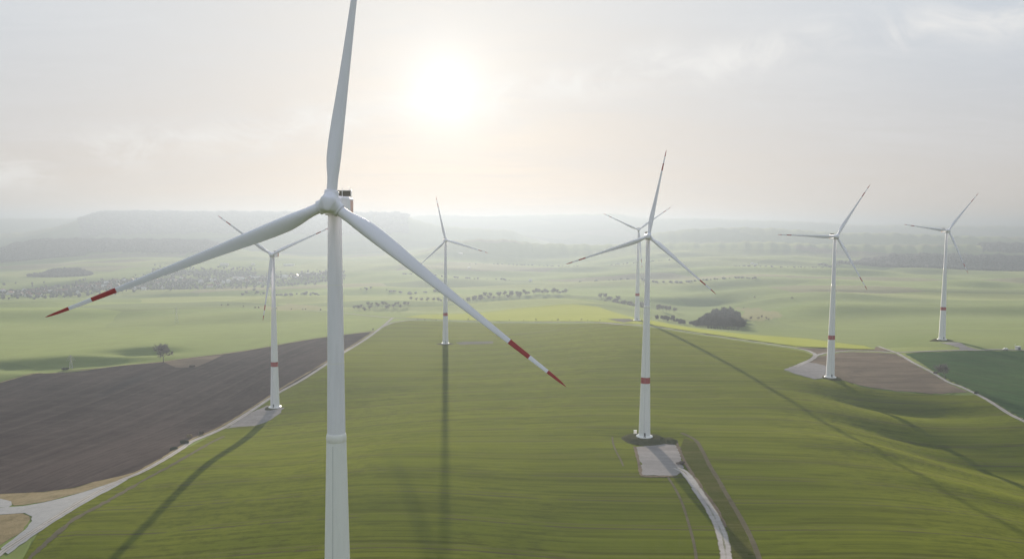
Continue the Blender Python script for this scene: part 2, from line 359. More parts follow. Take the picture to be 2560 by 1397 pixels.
def inside(P, X, Y):
    P = np.array(P); r = np.zeros(X.shape, bool); n = len(P)
    for q in range(n):
        x1, y1 = P[q]; x2, y2 = P[(q + 1) % n]
        if y1 == y2: continue
        c = ((y1 > Y) != (y2 > Y)) & (X < (x2 - x1) * (Y - y1) / (y2 - y1) + x1); r ^= c
    return r
tint = np.zeros((len(V), 4), np.float32); tint[:, 3] = 1
VX, VY = V[:, 0], V[:, 1]; VR = np.hypot(VX, VY)
tint[:, 0] = np.clip((1700 - VR) / 60, 0, 1) * 0.55
def world_poly(pxs): return [on_ground(*p) for p in pxs]
WOODS = {}
def disc_poly(px, yf, rx, ry, rot=0, n=28, seed=0):
    rg = random.Random(seed); c = at(px, yf); out = []
    for q in range(n):
        a = 2 * math.pi * q / n; k_ = 1 + rg.uniform(-.12, .12)
        x, y = rx * math.cos(a) * k_, ry * math.sin(a) * k_
        out.append((c.x + x * math.cos(rot) - y * math.sin(rot), c.y + x * math.sin(rot) + y * math.cos(rot)))
    return out
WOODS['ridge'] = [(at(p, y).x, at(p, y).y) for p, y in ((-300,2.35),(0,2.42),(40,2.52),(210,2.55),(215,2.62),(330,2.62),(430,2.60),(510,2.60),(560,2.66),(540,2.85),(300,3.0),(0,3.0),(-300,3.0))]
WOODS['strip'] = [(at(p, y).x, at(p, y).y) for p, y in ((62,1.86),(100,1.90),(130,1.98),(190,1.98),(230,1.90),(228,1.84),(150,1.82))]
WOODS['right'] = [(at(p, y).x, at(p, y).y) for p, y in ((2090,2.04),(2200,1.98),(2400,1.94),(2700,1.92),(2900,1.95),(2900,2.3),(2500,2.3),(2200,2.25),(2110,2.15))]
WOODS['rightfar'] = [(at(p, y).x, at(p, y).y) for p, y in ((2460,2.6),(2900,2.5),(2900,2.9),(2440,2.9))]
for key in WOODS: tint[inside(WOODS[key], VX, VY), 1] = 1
DRY = [world_poly([(1845,800),(1862,778),(1830,768),(1900,770),(1960,790),(1900,803)]), world_poly([(640,768),(720,758),(800,766),(815,776),(700,776)])]
for P in DRY: tint[inside(P, VX, VY), 2] = 0.8
near_field = None
ca = ground.data.color_attributes.new('tint', 'FLOAT_COLOR', 'POINT'); ca.data.foreach_set('color', tint.ravel())

# ------------------------------------------------------------------ draped sheets
def sink(poly, d=0.9):
    co = np.empty(len(V0) * 3, np.float32); ground.data.vertices.foreach_get('co', co); co = co.reshape(-1, 3)
    k_ = inside(poly, V0[:, 0], V0[:, 1]); co[k_, 2] = V0[k_, 2] - d
    ground.data.vertices.foreach_set('co', co.ravel()); ground.data.update()
V0 = V.copy()
def sheet(name, poly, mat, lift, step=9.0, label=None, jit=0.0):
    P = [Vector(p) for p in poly]
    B = []; rj = random.Random(len(poly))
    if lift <= 0.105: sink(poly)
    for q in range(len(P)):
        a, b = P[q], P[(q + 1) % len(P)]; n = max(1, int((b - a).length / step))
        for s in range(n):
            q_ = a.lerp(b, s / n); B.append(q_ + Vector((rj.gauss(0, jit), rj.gauss(0, jit))) if jit else q_)
    xs = [p.x for p in B]; ys = [p.y for p in B]
    gx, gy = np.meshgrid(np.arange(min(xs), max(xs), step), np.arange(min(ys), max(ys), step))
    gx = gx + np.where((np.arange(gx.shape[0]) % 2)[:, None] == 0, 0, step / 2)
    ins = inside([tuple(p) for p in B], gx, gy); pts = list(zip(gx[ins], gy[ins]))
    allp = B + [Vector(p) for p in pts]; nb = len(B)
    r = geometry.delaunay_2d_cdt(allp, [(q, (q + 1) % nb) for q in range(nb)], [list(range(nb))], 1, 1e-5)
    vx = np.array([[v.x, v.y] for v in r[0]]); z = height(vx[:, 0], vx[:, 1]) + lift
    T = np.array([f for f in r[2] if len(f) == 3])
    p0, p1, p2 = vx[T[:, 0]], vx[T[:, 1]], vx[T[:, 2]]
    cr = (p1[:, 0] - p0[:, 0]) * (p2[:, 1] - p0[:, 1]) - (p1[:, 1] - p0[:, 1]) * (p2[:, 0] - p0[:, 0])
    T[cr < 0] = T[cr < 0][:, ::-1]
    o = np_mesh(name, np.column_stack([vx, z]), T, mat, True); tag(o, label, kind='structure'); return o
def smooth_line(pts, n=8):
    P = [np.array(p, float) for p in pts]; P = [2 * P[0] - P[1]] + P + [2 * P[-1] - P[-2]]; out = []
    for q in range(1, len(P) - 2):
        for s in range(n):
            t = s / n; a, b, c, d = P[q - 1:q + 3]
            out.append(0.5 * ((2 * b) + (-a + c) * t + (2 * a - 5 * b + 4 * c - d) * t * t + (-a + 3 * b - 3 * c + d) * t ** 3))
    out.append(P[-2]); return out
def ribbon(name, pxs, width, mat, lift, crown=0.0, wob=0.12, offset=0.0, world=False):
    L = smooth_line(pxs if world else [on_ground(*p) for p in pxs]); L = [np.array(p) for p in L]
    D = [L[0]]
    for p in L[1:]:
        n = max(1, int(np.linalg.norm(p - D[-1]) / 6)); a = D[-1]
        for s in range(1, n + 1): D.append(a + (p - a) * s / n)
    D = np.array(D); tg = np.gradient(D, axis=0); tg /= np.linalg.norm(tg, axis=1)[:, None] + 1e-9
    nrm = np.column_stack([-tg[:, 1], tg[:, 0]]); rg = np.random.RandomState(len(D))
    cols_ = np.array([-.5, -.25, 0, .25, .5]); V = []
    wv = width * (1 + wob * rg.randn(len(D)) * .5)
    for c in cols_:
        q = D + nrm * (wv * c + offset)[:, None]; V.append(np.column_stack([q, height(q[:, 0], q[:, 1]) + lift + crown * (1 - abs(c) * 2)]))
    V = np.array(V).transpose(1, 0, 2); n = len(D); idx = np.arange(n * 5).reshape(n, 5)
    a, b, c, d = idx[:-1, :-1], idx[1:, :-1], idx[1:, 1:], idx[:-1, 1:]
    T = np.concatenate([np.stack([a, d, c], -1).reshape(-1, 3), np.stack([a, c, b], -1).reshape(-1, 3)])
    V2 = V.reshape(-1, 3)
    p0, p1, p2 = V2[T[0, 0]], V2[T[0, 1]], V2[T[0, 2]]
    if np.cross(p1 - p0, p2 - p0)[2] < 0: T = T[:, ::-1]
    o = np_mesh(name, V2, T, mat, True); tag(o, kind='structure')
    aa = o.data.attributes.new('across', 'FLOAT', 'POINT'); aa.data.foreach_set('value', np.tile(cols_ * 2, n).astype(np.float32)); return o

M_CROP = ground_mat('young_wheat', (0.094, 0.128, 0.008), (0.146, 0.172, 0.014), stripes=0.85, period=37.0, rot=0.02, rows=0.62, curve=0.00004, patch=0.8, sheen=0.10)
M_CROP2 = ground_mat('lit_wheat', (0.125, 0.170, 0.050), (0.155, 0.195, 0.060), stripes=0.3, period=31.0, rot=0.35, rows=0.2, sheen=0.3)  # brightness of the sun-facing slope is put into this crop colour
M_DARK = ground_mat('dark_green_crop', (0.074, 0.145, 0.055), (0.105, 0.175, 0.062), stripes=0.4, period=28, rot=1.1, rows=0.3)
M_SOIL = ground_mat('ploughed_soil', (0.060, 0.045, 0.044), (0.120, 0.092, 0.085), stripes=0.18, period=23, soil=(.26,.21,.18), rot=-1.43, c3=(0.150, 0.120, 0.110), rows=0.3, bump=0.6)
M_DRY = ground_mat('dry_grass', (0.40, 0.31, 0.17), (0.50, 0.40, 0.24), c3=(0.20, 0.17, 0.09), bump=0.8)
M_HEATH = ground_mat('fallow_stubble', (0.19, 0.15, 0.12), (0.38, 0.29, 0.21), rot=-0.2, c3=(0.11, 0.11, 0.08), rows=0.2, bump=0.6)
M_GRAVEL = ground_mat('pale_gravel', (0.60, 0.555, 0.53), (0.74, 0.68, 0.64), patch=0.3, bump=0.3)
def add_ruts(m, mid, edge):
    t = NT(m.node_tree); b = [n for n in m.node_tree.nodes if n.type == 'BSDF_PRINCIPLED'][0]; l = b.inputs['Base Color'].links[0]; src = l.from_socket
    at_ = t.n('ShaderNodeAttribute', attribute_name='across'); g = t.n('ShaderNodeNewGeometry').outputs['Position']
    a = t.math('ABSOLUTE', t.math('ADD', at_.outputs['Fac'], t.math('MULTIPLY', t.math('SUBTRACT', t.noise(g, .25, 3, .6), .5), .35)))
    br = t.ramp(t.noise(g, .05, 3, .6), .35, .6)
    c = t.mix(t.math('MULTIPLY', t.math('MULTIPLY', t.ramp(a, .22, .08), br), .7), src, mid)
    c = t.mix(t.math('MULTIPLY', t.ramp(a, .78, 1.0), .8), c, edge); t.l(c, b.inputs['Base Color'])
add_ruts(M_GRAVEL, (0.12, 0.12, 0.06), (0.13, 0.12, 0.06))
M_ASPH = ground_mat('worn_asphalt', (0.56, 0.55, 0.54), (0.62, 0.60, 0.58), patch=0.1, bump=0.05)
M_YARD = ground_mat('trodden_gravel', (0.34, 0.315, 0.31), (0.50, 0.46, 0.44), c3=(0.60, 0.56, 0.54), bump=0.4)
M_YARD2 = ground_mat('weedy_gravel', (0.22, 0.21, 0.17), (0.30, 0.27, 0.24), bump=0.4)
M_TRACK = ground_mat('tractor_track_soil', (0.19, 0.165, 0.11), (0.24, 0.21, 0.14), bump=0.4)
M_VERGE = ground_mat('rough_green_grass', (0.095, 0.11, 0.02), (0.14, 0.14, 0.03), c3=(0.22, 0.19, 0.08), bump=0.8)

ROAD_A = [(-60,1432),(0,1384),(47,1352),(100,1318),(160,1280),(233,1236),(300,1202),(345,1184),(380,1166),(415,1146),(450,1124),(480,1104),(530,1083),(560,1069),(600,1045),(655,1009),(700,980),(760,947),(815,911),(860,881),(900,857),(940,829),(966,808),(982,795)]
ROAD_B = [(760,776),(858,783),(900,787),(975,794),(1010,795),(1055,798),(1100,800),(1190,804),(1300,806),(1400,805),(1480,806),(1550,811),(1590,813),(1640,817),(1700,827),(1800,842),(1900,857),(1960,866),(2005,873),(2028,880),(2039,889),(2028,899),(2008,908),(1988,917)]
ROAD_C = [(2034,892),(2050,886),(2075,881),(2130,877),(2190,878),(2240,881),(2350,877),(2450,875),(2500,874),(2700,871),(3200,866)]
ROAD_D = [(2240,881),(2280,905),(2330,931),(2370,955),(2400,966),(2430,980),(2460,995),(2500,1020),(2560,1053),(2640,1096),(2900,1238),(3200,1410)]
# fields
near_field = world_poly([(30,1440),(100,1324),(160,1287),(233,1243),(300,1208),(380,1170),(450,1128),(530,1087),(600,1049),(700,984),(815,915),(900,860),(960,818),(1000,802),(1100,803),(1300,808),(1480,808),(1590,816),(1700,830),(1800,845),(1900,860),(1960,869),(2010,878),(2032,888),(2013,906),(1959,926),(1989,936),(2036,949),(2075,947),(2110,952),(2150,967),(2240,980),(2340,987),(2440,988),(2500,1024),(2560,1058),(2640,1102),(2900,1245),(3200,1420)])
near_field += [(520, 250), (420, 60), (60, 40), (-330, 100)]
sheet('crop_field', near_field, M_CROP, 0.10, 12.0)
plough = world_poly([(-500,1010),(-250,985),(0,957),(150,932),(250,921),(408,905),(560,885),(700,862),(815,843),(930,829),(896,856),(860,879),(815,909),(760,945),(700,977),(655,1005),(600,1040),(560,1064),(530,1078),(480,1098),(415,1139),(345,1178),(300,1190),(233,1204),(186,1218),(109,1229),(0,1234),(-500,1240)])
sheet('ploughed_field', plough, M_SOIL, 0.10, 12.0)
sheet('dry_verge', world_poly([(-60,1236),(0,1235),(109,1230),(186,1219),(233,1205),(300,1190),(345,1178),(420,1138),(424,1143),(345,1184),(300,1201),(264,1211),(202,1231),(155,1243),(109,1254),(59,1262),(31,1264),(20,1254),(-60,1246)]), M_DRY, 0.16, 4, jit=.5)
sheet('dry_island', world_poly([(-60,1290),(0,1287),(50,1283),(72,1289),(77,1296),(72,1307),(55,1325),(25,1346),(0,1362),(-60,1405)]), M_DRY, 0.16, 4, jit=.5)
sheet('dry_wedge', world_poly([(408,905),(470,897),(560,886),(525,903),(490,918),(440,919)]), M_HEATH, 0.16, 6)
sheet('fallow_field', world_poly([(2045,893),(2078,884),(2130,879),(2190,881),(2238,884),(2278,907),(2328,933),(2368,957),(2420,980),(2340,984),(2240,977),(2150,964),(2110,950),(2085,944),(2072,917),(2016,907)]), M_HEATH, 0.16, 5, jit=1.1)
sheet('fallow_strip', world_poly([(1990,868),(2040,871),(2100,873),(2185,875),(2190,866),(2200,870),(2230,878),(2130,875),(2075,879),(2048,887),(2030,879)]), M_HEATH, 0.18, 8)
sheet('dark_crop_field', world_poly([(2262,884),(2350,880),(2450,878),(2700,873),(3200,868),(3200,1400),(2900,1230),(2640,1092),(2560,1046),(2500,1012),(2440,978),(2380,952),(2330,925)]), M_DARK, 0.10, 12)
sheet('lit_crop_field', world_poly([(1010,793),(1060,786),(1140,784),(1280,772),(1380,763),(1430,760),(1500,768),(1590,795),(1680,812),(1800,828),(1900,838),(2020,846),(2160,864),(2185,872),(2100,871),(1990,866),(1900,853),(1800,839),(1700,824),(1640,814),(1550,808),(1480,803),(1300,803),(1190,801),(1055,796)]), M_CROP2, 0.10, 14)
# roads and yards
ribbon('gravel_road', ROAD_A, 4.6, M_GRAVEL, 0.30)
ribbon('gravel_road', ROAD_B, 5.2, M_GRAVEL, 0.30)
ribbon('gravel_road', ROAD_C, 4.6, M_GRAVEL, 0.32)
ribbon('gravel_road', ROAD_D, 3.6, M_GRAVEL, 0.28)
ribbon('gravel_road', [(950,821),(975,809),(1000,804),(1030,800),(1060,798.5)], 4.0, M_GRAVEL, 0.34)
ribbon('gravel_road', [(1240,842),(1300,834),(1380,826),(1460,817),(1530,812),(1580,813)], 3.5, M_TRACK, 0.24)
ribbon('gravel_road', [(1690,1170),(1710,1180),(1728,1201),(1744,1226),(1777,1276),(1801,1326),(1812,1370),(1816,1410),(1815,1480)], 5.6, M_GRAVEL, 0.30)
ribbon('gravel_road', [(2196,866),(2215,873),(2240,881)], 3.0, M_GRAVEL, 0.26)
sheet('road_junction', world_poly([(-60,1273),(0,1269),(59,1265),(109,1256),(155,1245),(202,1232),(264,1212),(330,1190),(300,1211),(233,1246),(155,1293),(78,1343),(20,1385),(0,1371),(31,1349),(62,1324),(79,1303),(80,1291),(62,1282),(0,1286),(-60,1288)]), M_ASPH, 0.24, 4, jit=.2)
sheet('road_spur', world_poly([(-60,1246),(0,1246),(28,1253),(30,1262),(20,1268),(-60,1268)]), M_ASPH, 0.20, 5)
sheet('gravel_yard', world_poly([(1590,1118),(1600,1160),(1604,1187),(1650,1189),(1691,1188),(1706,1180),(1708,1160),(1697,1130),(1690,1112),(1650,1108)]), M_YARD, 0.26, 3, jit=.6)
sheet('gravel_yard', world_poly([(668,1014),(712,1019),(700,1034),(672,1052),(640,1064),(600,1067),(566,1071),(604,1046),(640,1025)]), M_YARD, 0.26, 3, jit=.6)
sheet('gravel_yard', world_poly([(1959,924),(2013,906),(2040,908),(2072,917),(2070,943),(2036,948),(1989,935)]), M_YARD, 0.26, 3, jit=.6)
sheet('gravel_yard', world_poly([(2350,857),(2395,855.5),(2419,867),(2449,875),(2400,875.5),(2396,868)]), M_YARD, 0.26, 3, jit=.6)
sheet('gravel_yard', world_poly([(1140,856),(1160,854),(1234,853),(1232,859),(1150,862)]), M_YARD2, 0.26, 3, jit=.6)
sheet('gravel_yard', world_poly([(1520,797),(1575,797),(1582,803),(1560,806),(1540,803)]), M_YARD2, 0.26, 4, jit=.4)
M_YG = M_VERGE
sheet('grass_strip', world_poly([(1710,1095),(1738,1105),(1752,1130),(1768,1162),(1796,1206),(1812,1234),(1852,1303),(1893,1400),(1900,1450),(1840,1450),(1834,1400),(1822,1330),(1796,1275),(1764,1222),(1742,1190),(1718,1165),(1700,1120)]), M_VERGE, 0.16, 6)
ribbon('tractor_track', [(1703,1082),(1738,1100),(1756,1127),(1772,1160),(1798,1203),(1812,1228),(1851,1294),(1880,1350),(1902,1410),(1915,1470)], 2.6, M_TRACK, 0.22)
ribbon('tractor_track', [(1531,1092),(1533,1110),(1541,1130),(1552,1150),(1558,1165)], 1.2, M_TRACK, 0.2)
ribbon('tractor_track', [(1668,1190),(1690,1225),(1706,1260),(1722,1310),(1735,1360),(1742,1410),(1746,1460)], 1.4, M_TRACK, 0.2)
ribbon('tractor_track', [(560,1090),(524,1108),(480,1133),(430,1162),(360,1200),(292,1239),(240,1268),(188,1296),(140,1335),(101,1370),(70,1400),(50,1430)], 3.4, M_TRACK, 0.2, wob=.5)
ribbon('grass_verge', [(1586,1116),(1594,1145),(1600,1170),(1606,1189),(1650,1191),(1688,1190)], 2.0, M_HEATH, 0.30, wob=.4)
ribbon('grass_verge', [(1692,1108),(1700,1128),(1710,1150),(1722,1172),(1742,1200),(1762,1232),(1790,1270),(1812,1318)], 2.0, M_HEATH, 0.27, wob=.4)
ribbon('grass_verge', [(300,1196),(345,1178),(415,1140),(480,1098),(530,1077),(600,1038),(655,1003),(700,973),(815,905),(900,851),(935,827)], 2.6, M_DRY, 0.22, wob=.5)
ribbon('grass_verge', [(1640,814.5),(1700,824),(1800,838.5),(1900,853),(1990,865),(2100,870.5),(2185,874)], 4, M_VERGE, 0.22, wob=.4)
ribbon('grass_verge', [(0,956),(150,931),(250,920),(408,904),(560,884),(700,861),(815,842),(930,828)], 3.5, M_DRY, 0.22, wob=.5)

# ------------------------------------------------------------------ wind turbines
def paint(name, c, rough=0.42, dirt=0.10):
    m, t, b = new_mat(name); o = t.n('ShaderNodeTexCoord').outputs['Object']
    n = t.noise(t.mapping(o, (0.7, 0.7, 0.06)), 1.6, 6, 0.65); n2 = t.noise(o, 5.0, 3, 0.5)
    f = t.math('ADD', t.math('MULTIPLY', t.ramp(n, 0.4, 0.8), dirt), t.math('MULTIPLY', n2, dirt * .4))
    t.l(t.mix(f, c, tuple(x * 0.45 for x in c)), b.inputs['Base Color'])
    b.inputs['Roughness'].default_value = rough; b.inputs['Specular IOR Level'].default_value = 0.4; return m
M_WHITE = paint('light_grey_gelcoat', (0.79, 0.78, 0.86), 0.55)
M_RED = paint('traffic_red_paint', (0.34, 0.012, 0.018), 0.4, .2)
M_STEEL = paint('tower_steel_paint', (0.79, 0.78, 0.86), 0.45, .20)
M_CONC = paint('painted_concrete', (0.80, 0.80, 0.80), 0.75, .14)
M_PINK = paint('nacelle_red_panel', (0.72, 0.44, 0.37), 0.45, .10)  # red paint made paler: backlight glare and haze put into the colour
M_BLACK = plain('dark_radiator', (0.10, 0.092, 0.07), 0.8)
M_DOOR = plain('grey_door', (0.10, 0.11, 0.12), 0.6)
M_CAP = plain('bright_flange', (0.75, 0.74, 0.72), 0.35, spec=.5)
def lathe(prof, n=40, z0=None):
    V = []; Fc = []
    for r, z in prof:
        for q in range(n): V.append((r * math.cos(2 * math.pi * q / n), r * math.sin(2 * math.pi * q / n), z))
    for p in range(len(prof) - 1):
        for q in range(n): Fc.append((p * n + q, p * n + (q + 1) % n, (p + 1) * n + (q + 1) % n, (p + 1) * n + q))
    return V, Fc
def rbox(x0, x1, y0, y1, z0, z1, b=0.1, n=3):
    """box with rounded edges running along y (and small end bevels)"""
    cx_, cz = (x0 + x1) / 2, (z0 + z1) / 2; hx, hz = (x1 - x0) / 2, (z1 - z0) / 2; ring = []
    for sx, sz, a0 in ((1, 1, 0), (-1, 1, 90), (-1, -1, 180), (1, -1, 270)):
        for k_ in range(n + 1):
            a = rad(a0 + 90 * k_ / n); ring.append((cx_ + sx * (hx - b) + b * math.cos(a), cz + sz * (hz - b) + b * math.sin(a)))
    m = len(ring); ys = [(y0, .86 if b > .15 else .97), (y0 + b, 1), (y1 - b, 1), (y1, .86 if b > .15 else .97)]; V = []; Fc = []
    for y, s in ys:
        for x, z in ring: V.append((cx_ + (x - cx_) * s, y, cz + (z - cz) * s))
    for p in range(3):
        for q in range(m): Fc.append((p * m + q, (p + 1) * m + q, (p + 1) * m + (q + 1) % m, p * m + (q + 1) % m))
    Fc.append(tuple(range(m))); Fc.append(tuple(reversed(range(3 * m, 4 * m))))
    return V, Fc
def join(parts):
    V = []; Fc = []
    for v, f in parts:
        o = len(V); V += list(v); Fc += [tuple(i + o for i in g) for g in f]
    return V, Fc
HUBZ, TILT, RB = 137.0, rad(4), 58.5
ZA, RA = 88.6, 2.02            # height and radius of the concrete tower's head
def tower(root):
    prof = [(4.02, 0.0), (4.0, 0.6)]
    z = 0.6
    while z < ZA: z = min(z + 4.2, ZA); prof.append((RA + (ZA - z) / ZA * (4.0 - RA), z))
    V, Fc = lathe(prof, 48)
    mi = [1 if 37.4 < (V[f[0]][2] + V[f[2]][2]) / 2 < 37.5 else 0 for f in Fc]
    # red band rings
    prof2 = [p for p in prof if not (36.8 < p[1] < 41.4)]; prof2 += [(RA + (ZA - z_) / ZA * (4.0 - RA), z_) for z_ in (37.0, 41.2)]; prof2.sort(key=lambda p: p[1])
    V, Fc = lathe(prof2, 48); mi = [1 if 37.0 < (V[f[0]][2] + V[f[2]][2]) / 2 < 41.2 else 0 for f in Fc]
    conc = mesh_obj('concrete_tower', V, Fc, [M_CONC, M_RED], root, mi, True)
    a = rad(262); sv = []; sf = []                       # cable duct running up the shell
    for z_ in (2.0, ZA - .5):
        r = RA + (ZA - z_) / ZA * (4.0 - RA)
        for da, dr in ((-.011, 0), (-.011, .035), (.011, .035), (.011, 0)): sv.append(((r + dr) * math.cos(a + da), (r + dr) * math.sin(a + da), z_))
    sf = [(0, 1, 5, 4), (1, 2, 6, 5), (2, 3, 7, 6)]
    mesh_obj('seam_strip', sv, sf, plain_seam, conc)
    V, Fc = lathe([(RA, ZA), (RA + .05, ZA + .15), (RA + .06, ZA + .8), (RA + .0, ZA + 1.3), (1.90, ZA + 1.7), (1.86, ZA + 1.75)], 48)
    mesh_obj('adapter_ring', V, Fc, M_CAP, root, None, True)
    pr = [(1.855, ZA + 1.7)]
    for k_ in range(1, 10): pr.append((1.855 - (k_ / 9) * 0.48, ZA + 1.7 + k_ / 9 * (135 - ZA - 1.7)))
    V, Fc = lathe(pr, 48); st_ = mesh_obj('steel_tower', V, Fc, M_STEEL, root, None, True)
    for z_ in (105.0, 121.0):
        r_ = 1.855 - (z_ - ZA - 1.7) / (135 - ZA - 1.7) * .48; V, Fc = lathe([(r_, z_ - .06), (r_ + .03, z_ - .04), (r_ + .03, z_ + .04), (r_, z_ + .06)], 48); mesh_obj('weld_flange', V, Fc, M_CAP, st_, None, True)
    V, Fc = lathe([(5.65, -0.6), (5.7, 0.25), (5.6, 0.45), (4.6, 0.75), (4.02, 0.85)], 48)
    mesh_obj('base_ring', V, Fc, M_CAP, root, None, True)
    V, Fc = rbox(-.5, .5, -4.16, -3.8, 1.0, 3.3, .04); d = mesh_obj('door', V, Fc, M_DOOR, root)
    V, Fc = join([rbox(-.8, .8, -4.9 - .35 * k_, -4.0, 0.8 - .2 * k_ - .18, 0.8 - .2 * k_, .02) for k_ in range(3)])
    mesh_obj('door_steps', V, Fc, M_BLACK, root)
plain_seam = plain('grey_seam', (0.30, 0.31, 0.33), 0.6)
def blade_mesh():
    st = [(0.9, 2.1, 1), (1.4, 2.1, 1), (2.5, 2.1, 1), (3.8, 2.2, .85), (5.2, 2.65, .6), (7, 3.25, .35), (9, 3.42, .15), (12, 3.3, .05), (16, 3.0, 0), (20, 2.62, 0), (24, 2.28, 0), (31, 1.8, 0), (38, 1.4, 0), (44.5, 1.08, 0), (44.501, 1.08, 0),
          (49.4, .90, 0), (49.401, .90, 0), (53.9, .74, 0), (53.901, .74, 0), (56.2, .58, 0), (57.4, .40, 0), (58.1, .22, 0), (58.5, .05, 0)]
    st = [(r, c * (1 - .06 * (1 - k_)), k_) for r, c, k_ in st]
    n = 28; V = []; Fc = []; mi = []
    for r, c, circ in st:
        th = rad(13) * math.exp(-max(r - 5, 0) / 14) + rad(2.5)
        tk = 0.42 * math.exp(-max(r - 6, 0) / 9) + 0.17
        pre = -(r / 58.5) ** 2 * 2.2 - r * math.sin(rad(2.5)) * .6
        for q in range(n):
            a = 2 * math.pi * q / n; x = (1 - math.cos(a)) / 2
            yt = 5 * tk * (0.2969 * math.sqrt(x) - .126 * x - .3516 * x * x + .2843 * x ** 3 - .1036 * x ** 4) * (1 if a < math.pi else -1)
            ax, ay = (0.32 - x) * c, yt * c * (1.05 if a < math.pi else .75)
            bx, by = math.cos(a) * 1.05, math.sin(a) * 1.05
            X = ax * (1 - circ) + bx * circ; Yy = ay * (1 - circ) + by * circ
            V.append((X * math.cos(th) - Yy * math.sin(th), -(X * math.sin(th)) - Yy * math.cos(th) + pre, r))
    for p in range(len(st) - 1):
        rm = (st[p][0] + st[p + 1][0]) / 2; red = 44.5 < rm < 49.4 or rm > 53.9
        for q in range(n):
            Fc.append((p * n + q, p * n + (q + 1) % n, (p + 1) * n + (q + 1) % n, (p + 1) * n + q)); mi.append(1 if red else 0)
    Fc.append(tuple(range((len(st) - 1) * n, len(st) * n))); mi.append(1)
    me = bpy.data.meshes.new('blade'); me.from_pydata(V, [], Fc); me.materials.append(M_WHITE); me.materials.append(M_RED)
    me.polygons.foreach_set('material_index', mi); me.polygons.foreach_set('use_smooth', [True] * len(Fc)); me.update()
    import bmesh
    bm = bmesh.new(); bm.from_mesh(me); bmesh.ops.recalc_face_normals(bm, faces=bm.faces); bm.to_mesh(me); bm.free()
    return me
BLADE = blade_mesh()
def turbine(key, label, phase, yaw):
    p = TUR[key]; base = Vector((p[0], p[1], p[2] + CAMZ))
    root = empty('wind_turbine', base, yaw); tag(root, label, 'wind turbine', 'white wind turbines of the wind farm')
    tower(root)
    # nacelle: long box behind the rotor (rotor faces -y)
    V, Fc = rbox(-1.85, 1.85, -1.6, 10.2, HUBZ - 2.0, HUBZ + 1.9, .45, 4)
    nb = mesh_obj('nacelle', V, Fc, M_WHITE, root, None, False)
    V, Fc = rbox(-1.875, 1.875, 6.4, 10.0, HUBZ - 2.02, HUBZ + 1.60, .42, 4); mesh_obj('red_band', V, Fc, M_PINK, nb)
    fr = []
    for x0, x1 in ((-1.9, -1.78), (-.06, .06), (1.78, 1.9)): fr.append(rbox(x0, x1, 7.3, 7.8, HUBZ + 1.95, HUBZ + 3.4, .02))
    for z0, z1 in ((HUBZ + 1.95, HUBZ + 2.12), (HUBZ + 3.3, HUBZ + 3.42)): fr.append(rbox(-1.898, 1.898, 7.32, 7.78, z0, z1, .02))
    V, Fc = join(fr); cf = mesh_obj('cooler_frame', V, Fc, M_CAP, root)
    for x0, x1 in ((-1.77, -.08), (.08, 1.77)):
        V, Fc = rbox(x0, x1, 7.45, 7.65, HUBZ + 2.13, HUBZ + 3.29, .01); mesh_obj('radiator', V, Fc, M_BLACK, cf)
    for x in (-1.5, 0, 1.5):
        V, Fc = rbox(x - .03, x + .03, 7.5, 7.56, HUBZ + 3.42, HUBZ + 4.1, .01); mesh_obj('wind_sensor', V, Fc, M_CAP, cf)
    V, Fc = lathe([(.16, 0), (.2, .1), (.2, .4), (.1, .52)], 12); V = [(x * .6 - .9, y * .6 + 8.8, z * .6 + HUBZ + 1.9) for x, y, z in V]
    mesh_obj('warning_light', V, Fc, M_RED, root)
    # rotor
    hub_c = Vector((0, -3.9, HUBZ + 0.35)); Rm = Matrix.Rotation(-TILT, 4, 'X') @ Matrix.Rotation(phase, 4, 'Y')
    hub_m = Matrix.Translation(hub_c) @ Rm
    V = []; Fc = []; n = 48; prof = [(-2.35, .1), (-2.3, .9), (-2.18, 1.3), (-2.05, 1.42), (-2.0, 1.46), (-1.75, 1.72), (-1.2, 2.05), (-.4, 2.22), (.6, 2.22), (1.3, 2.12), (1.9, 1.9), (2.3, 1.6)]
    for y, r in prof:
        for q in range(n):
            a = 2 * math.pi * q / n; lob = 1 + (.13 if y > -1.9 else -.16) * math.cos(3 * a) * min(1, r / 1.5)
            V.append((r * lob * math.sin(a), y, r * lob * math.cos(a)))
    for p_ in range(len(prof) - 1):
        for q in range(n): Fc.append((p_ * n + q, (p_ + 1) * n + q, (p_ + 1) * n + (q + 1) % n, p_ * n + (q + 1) % n))
    Fc.append(tuple(range(n)))
    hb = mesh_obj('hub', V, Fc, M_WHITE, root, None, True); hb.matrix_local = hub_m
    for k_ in range(3):
        b = bpy.data.objects.new('blade', BLADE); col.objects.link(b); b.parent = root
        b.matrix_local = hub_m @ Matrix.Rotation(rad(120 * k_), 4, 'Y')
        V, Fc = lathe([(1.42, 1.2), (1.42, 2.42), (1.36, 2.5), (1.22, 2.5), (1.20, 2.44), (1.05, 2.44)], 32); c = mesh_obj('blade_collar', V, Fc, M_WHITE, b, None, True)
    return root
YAW = rad(3)
turbine('near', 'nearest and largest turbine in front, its top blade leaving the frame', rad(7.2), rad(0))
turbine('second', 'turbine by the ploughed field, on the roadside gravel yard', rad(65.7), rad(-3))
turbine('centre', 'turbine in the middle with its shadow falling straight towards the viewer', rad(-13.0), rad(12))
turbine('third', 'second largest turbine, on a grassy mound above a gravel yard in the crop field', rad(10.6), rad(-6))
turbine('fourth', 'turbine beside the brown fallow field with one blade level to the left', rad(31.3), rad(0))
turbine('fifth', 'farthest turbine, half hidden behind the one on the grassy mound', rad(54.3), rad(-8))
turbine('sixth', 'rightmost turbine, beyond the track beside the dark green field', rad(37), rad(0))

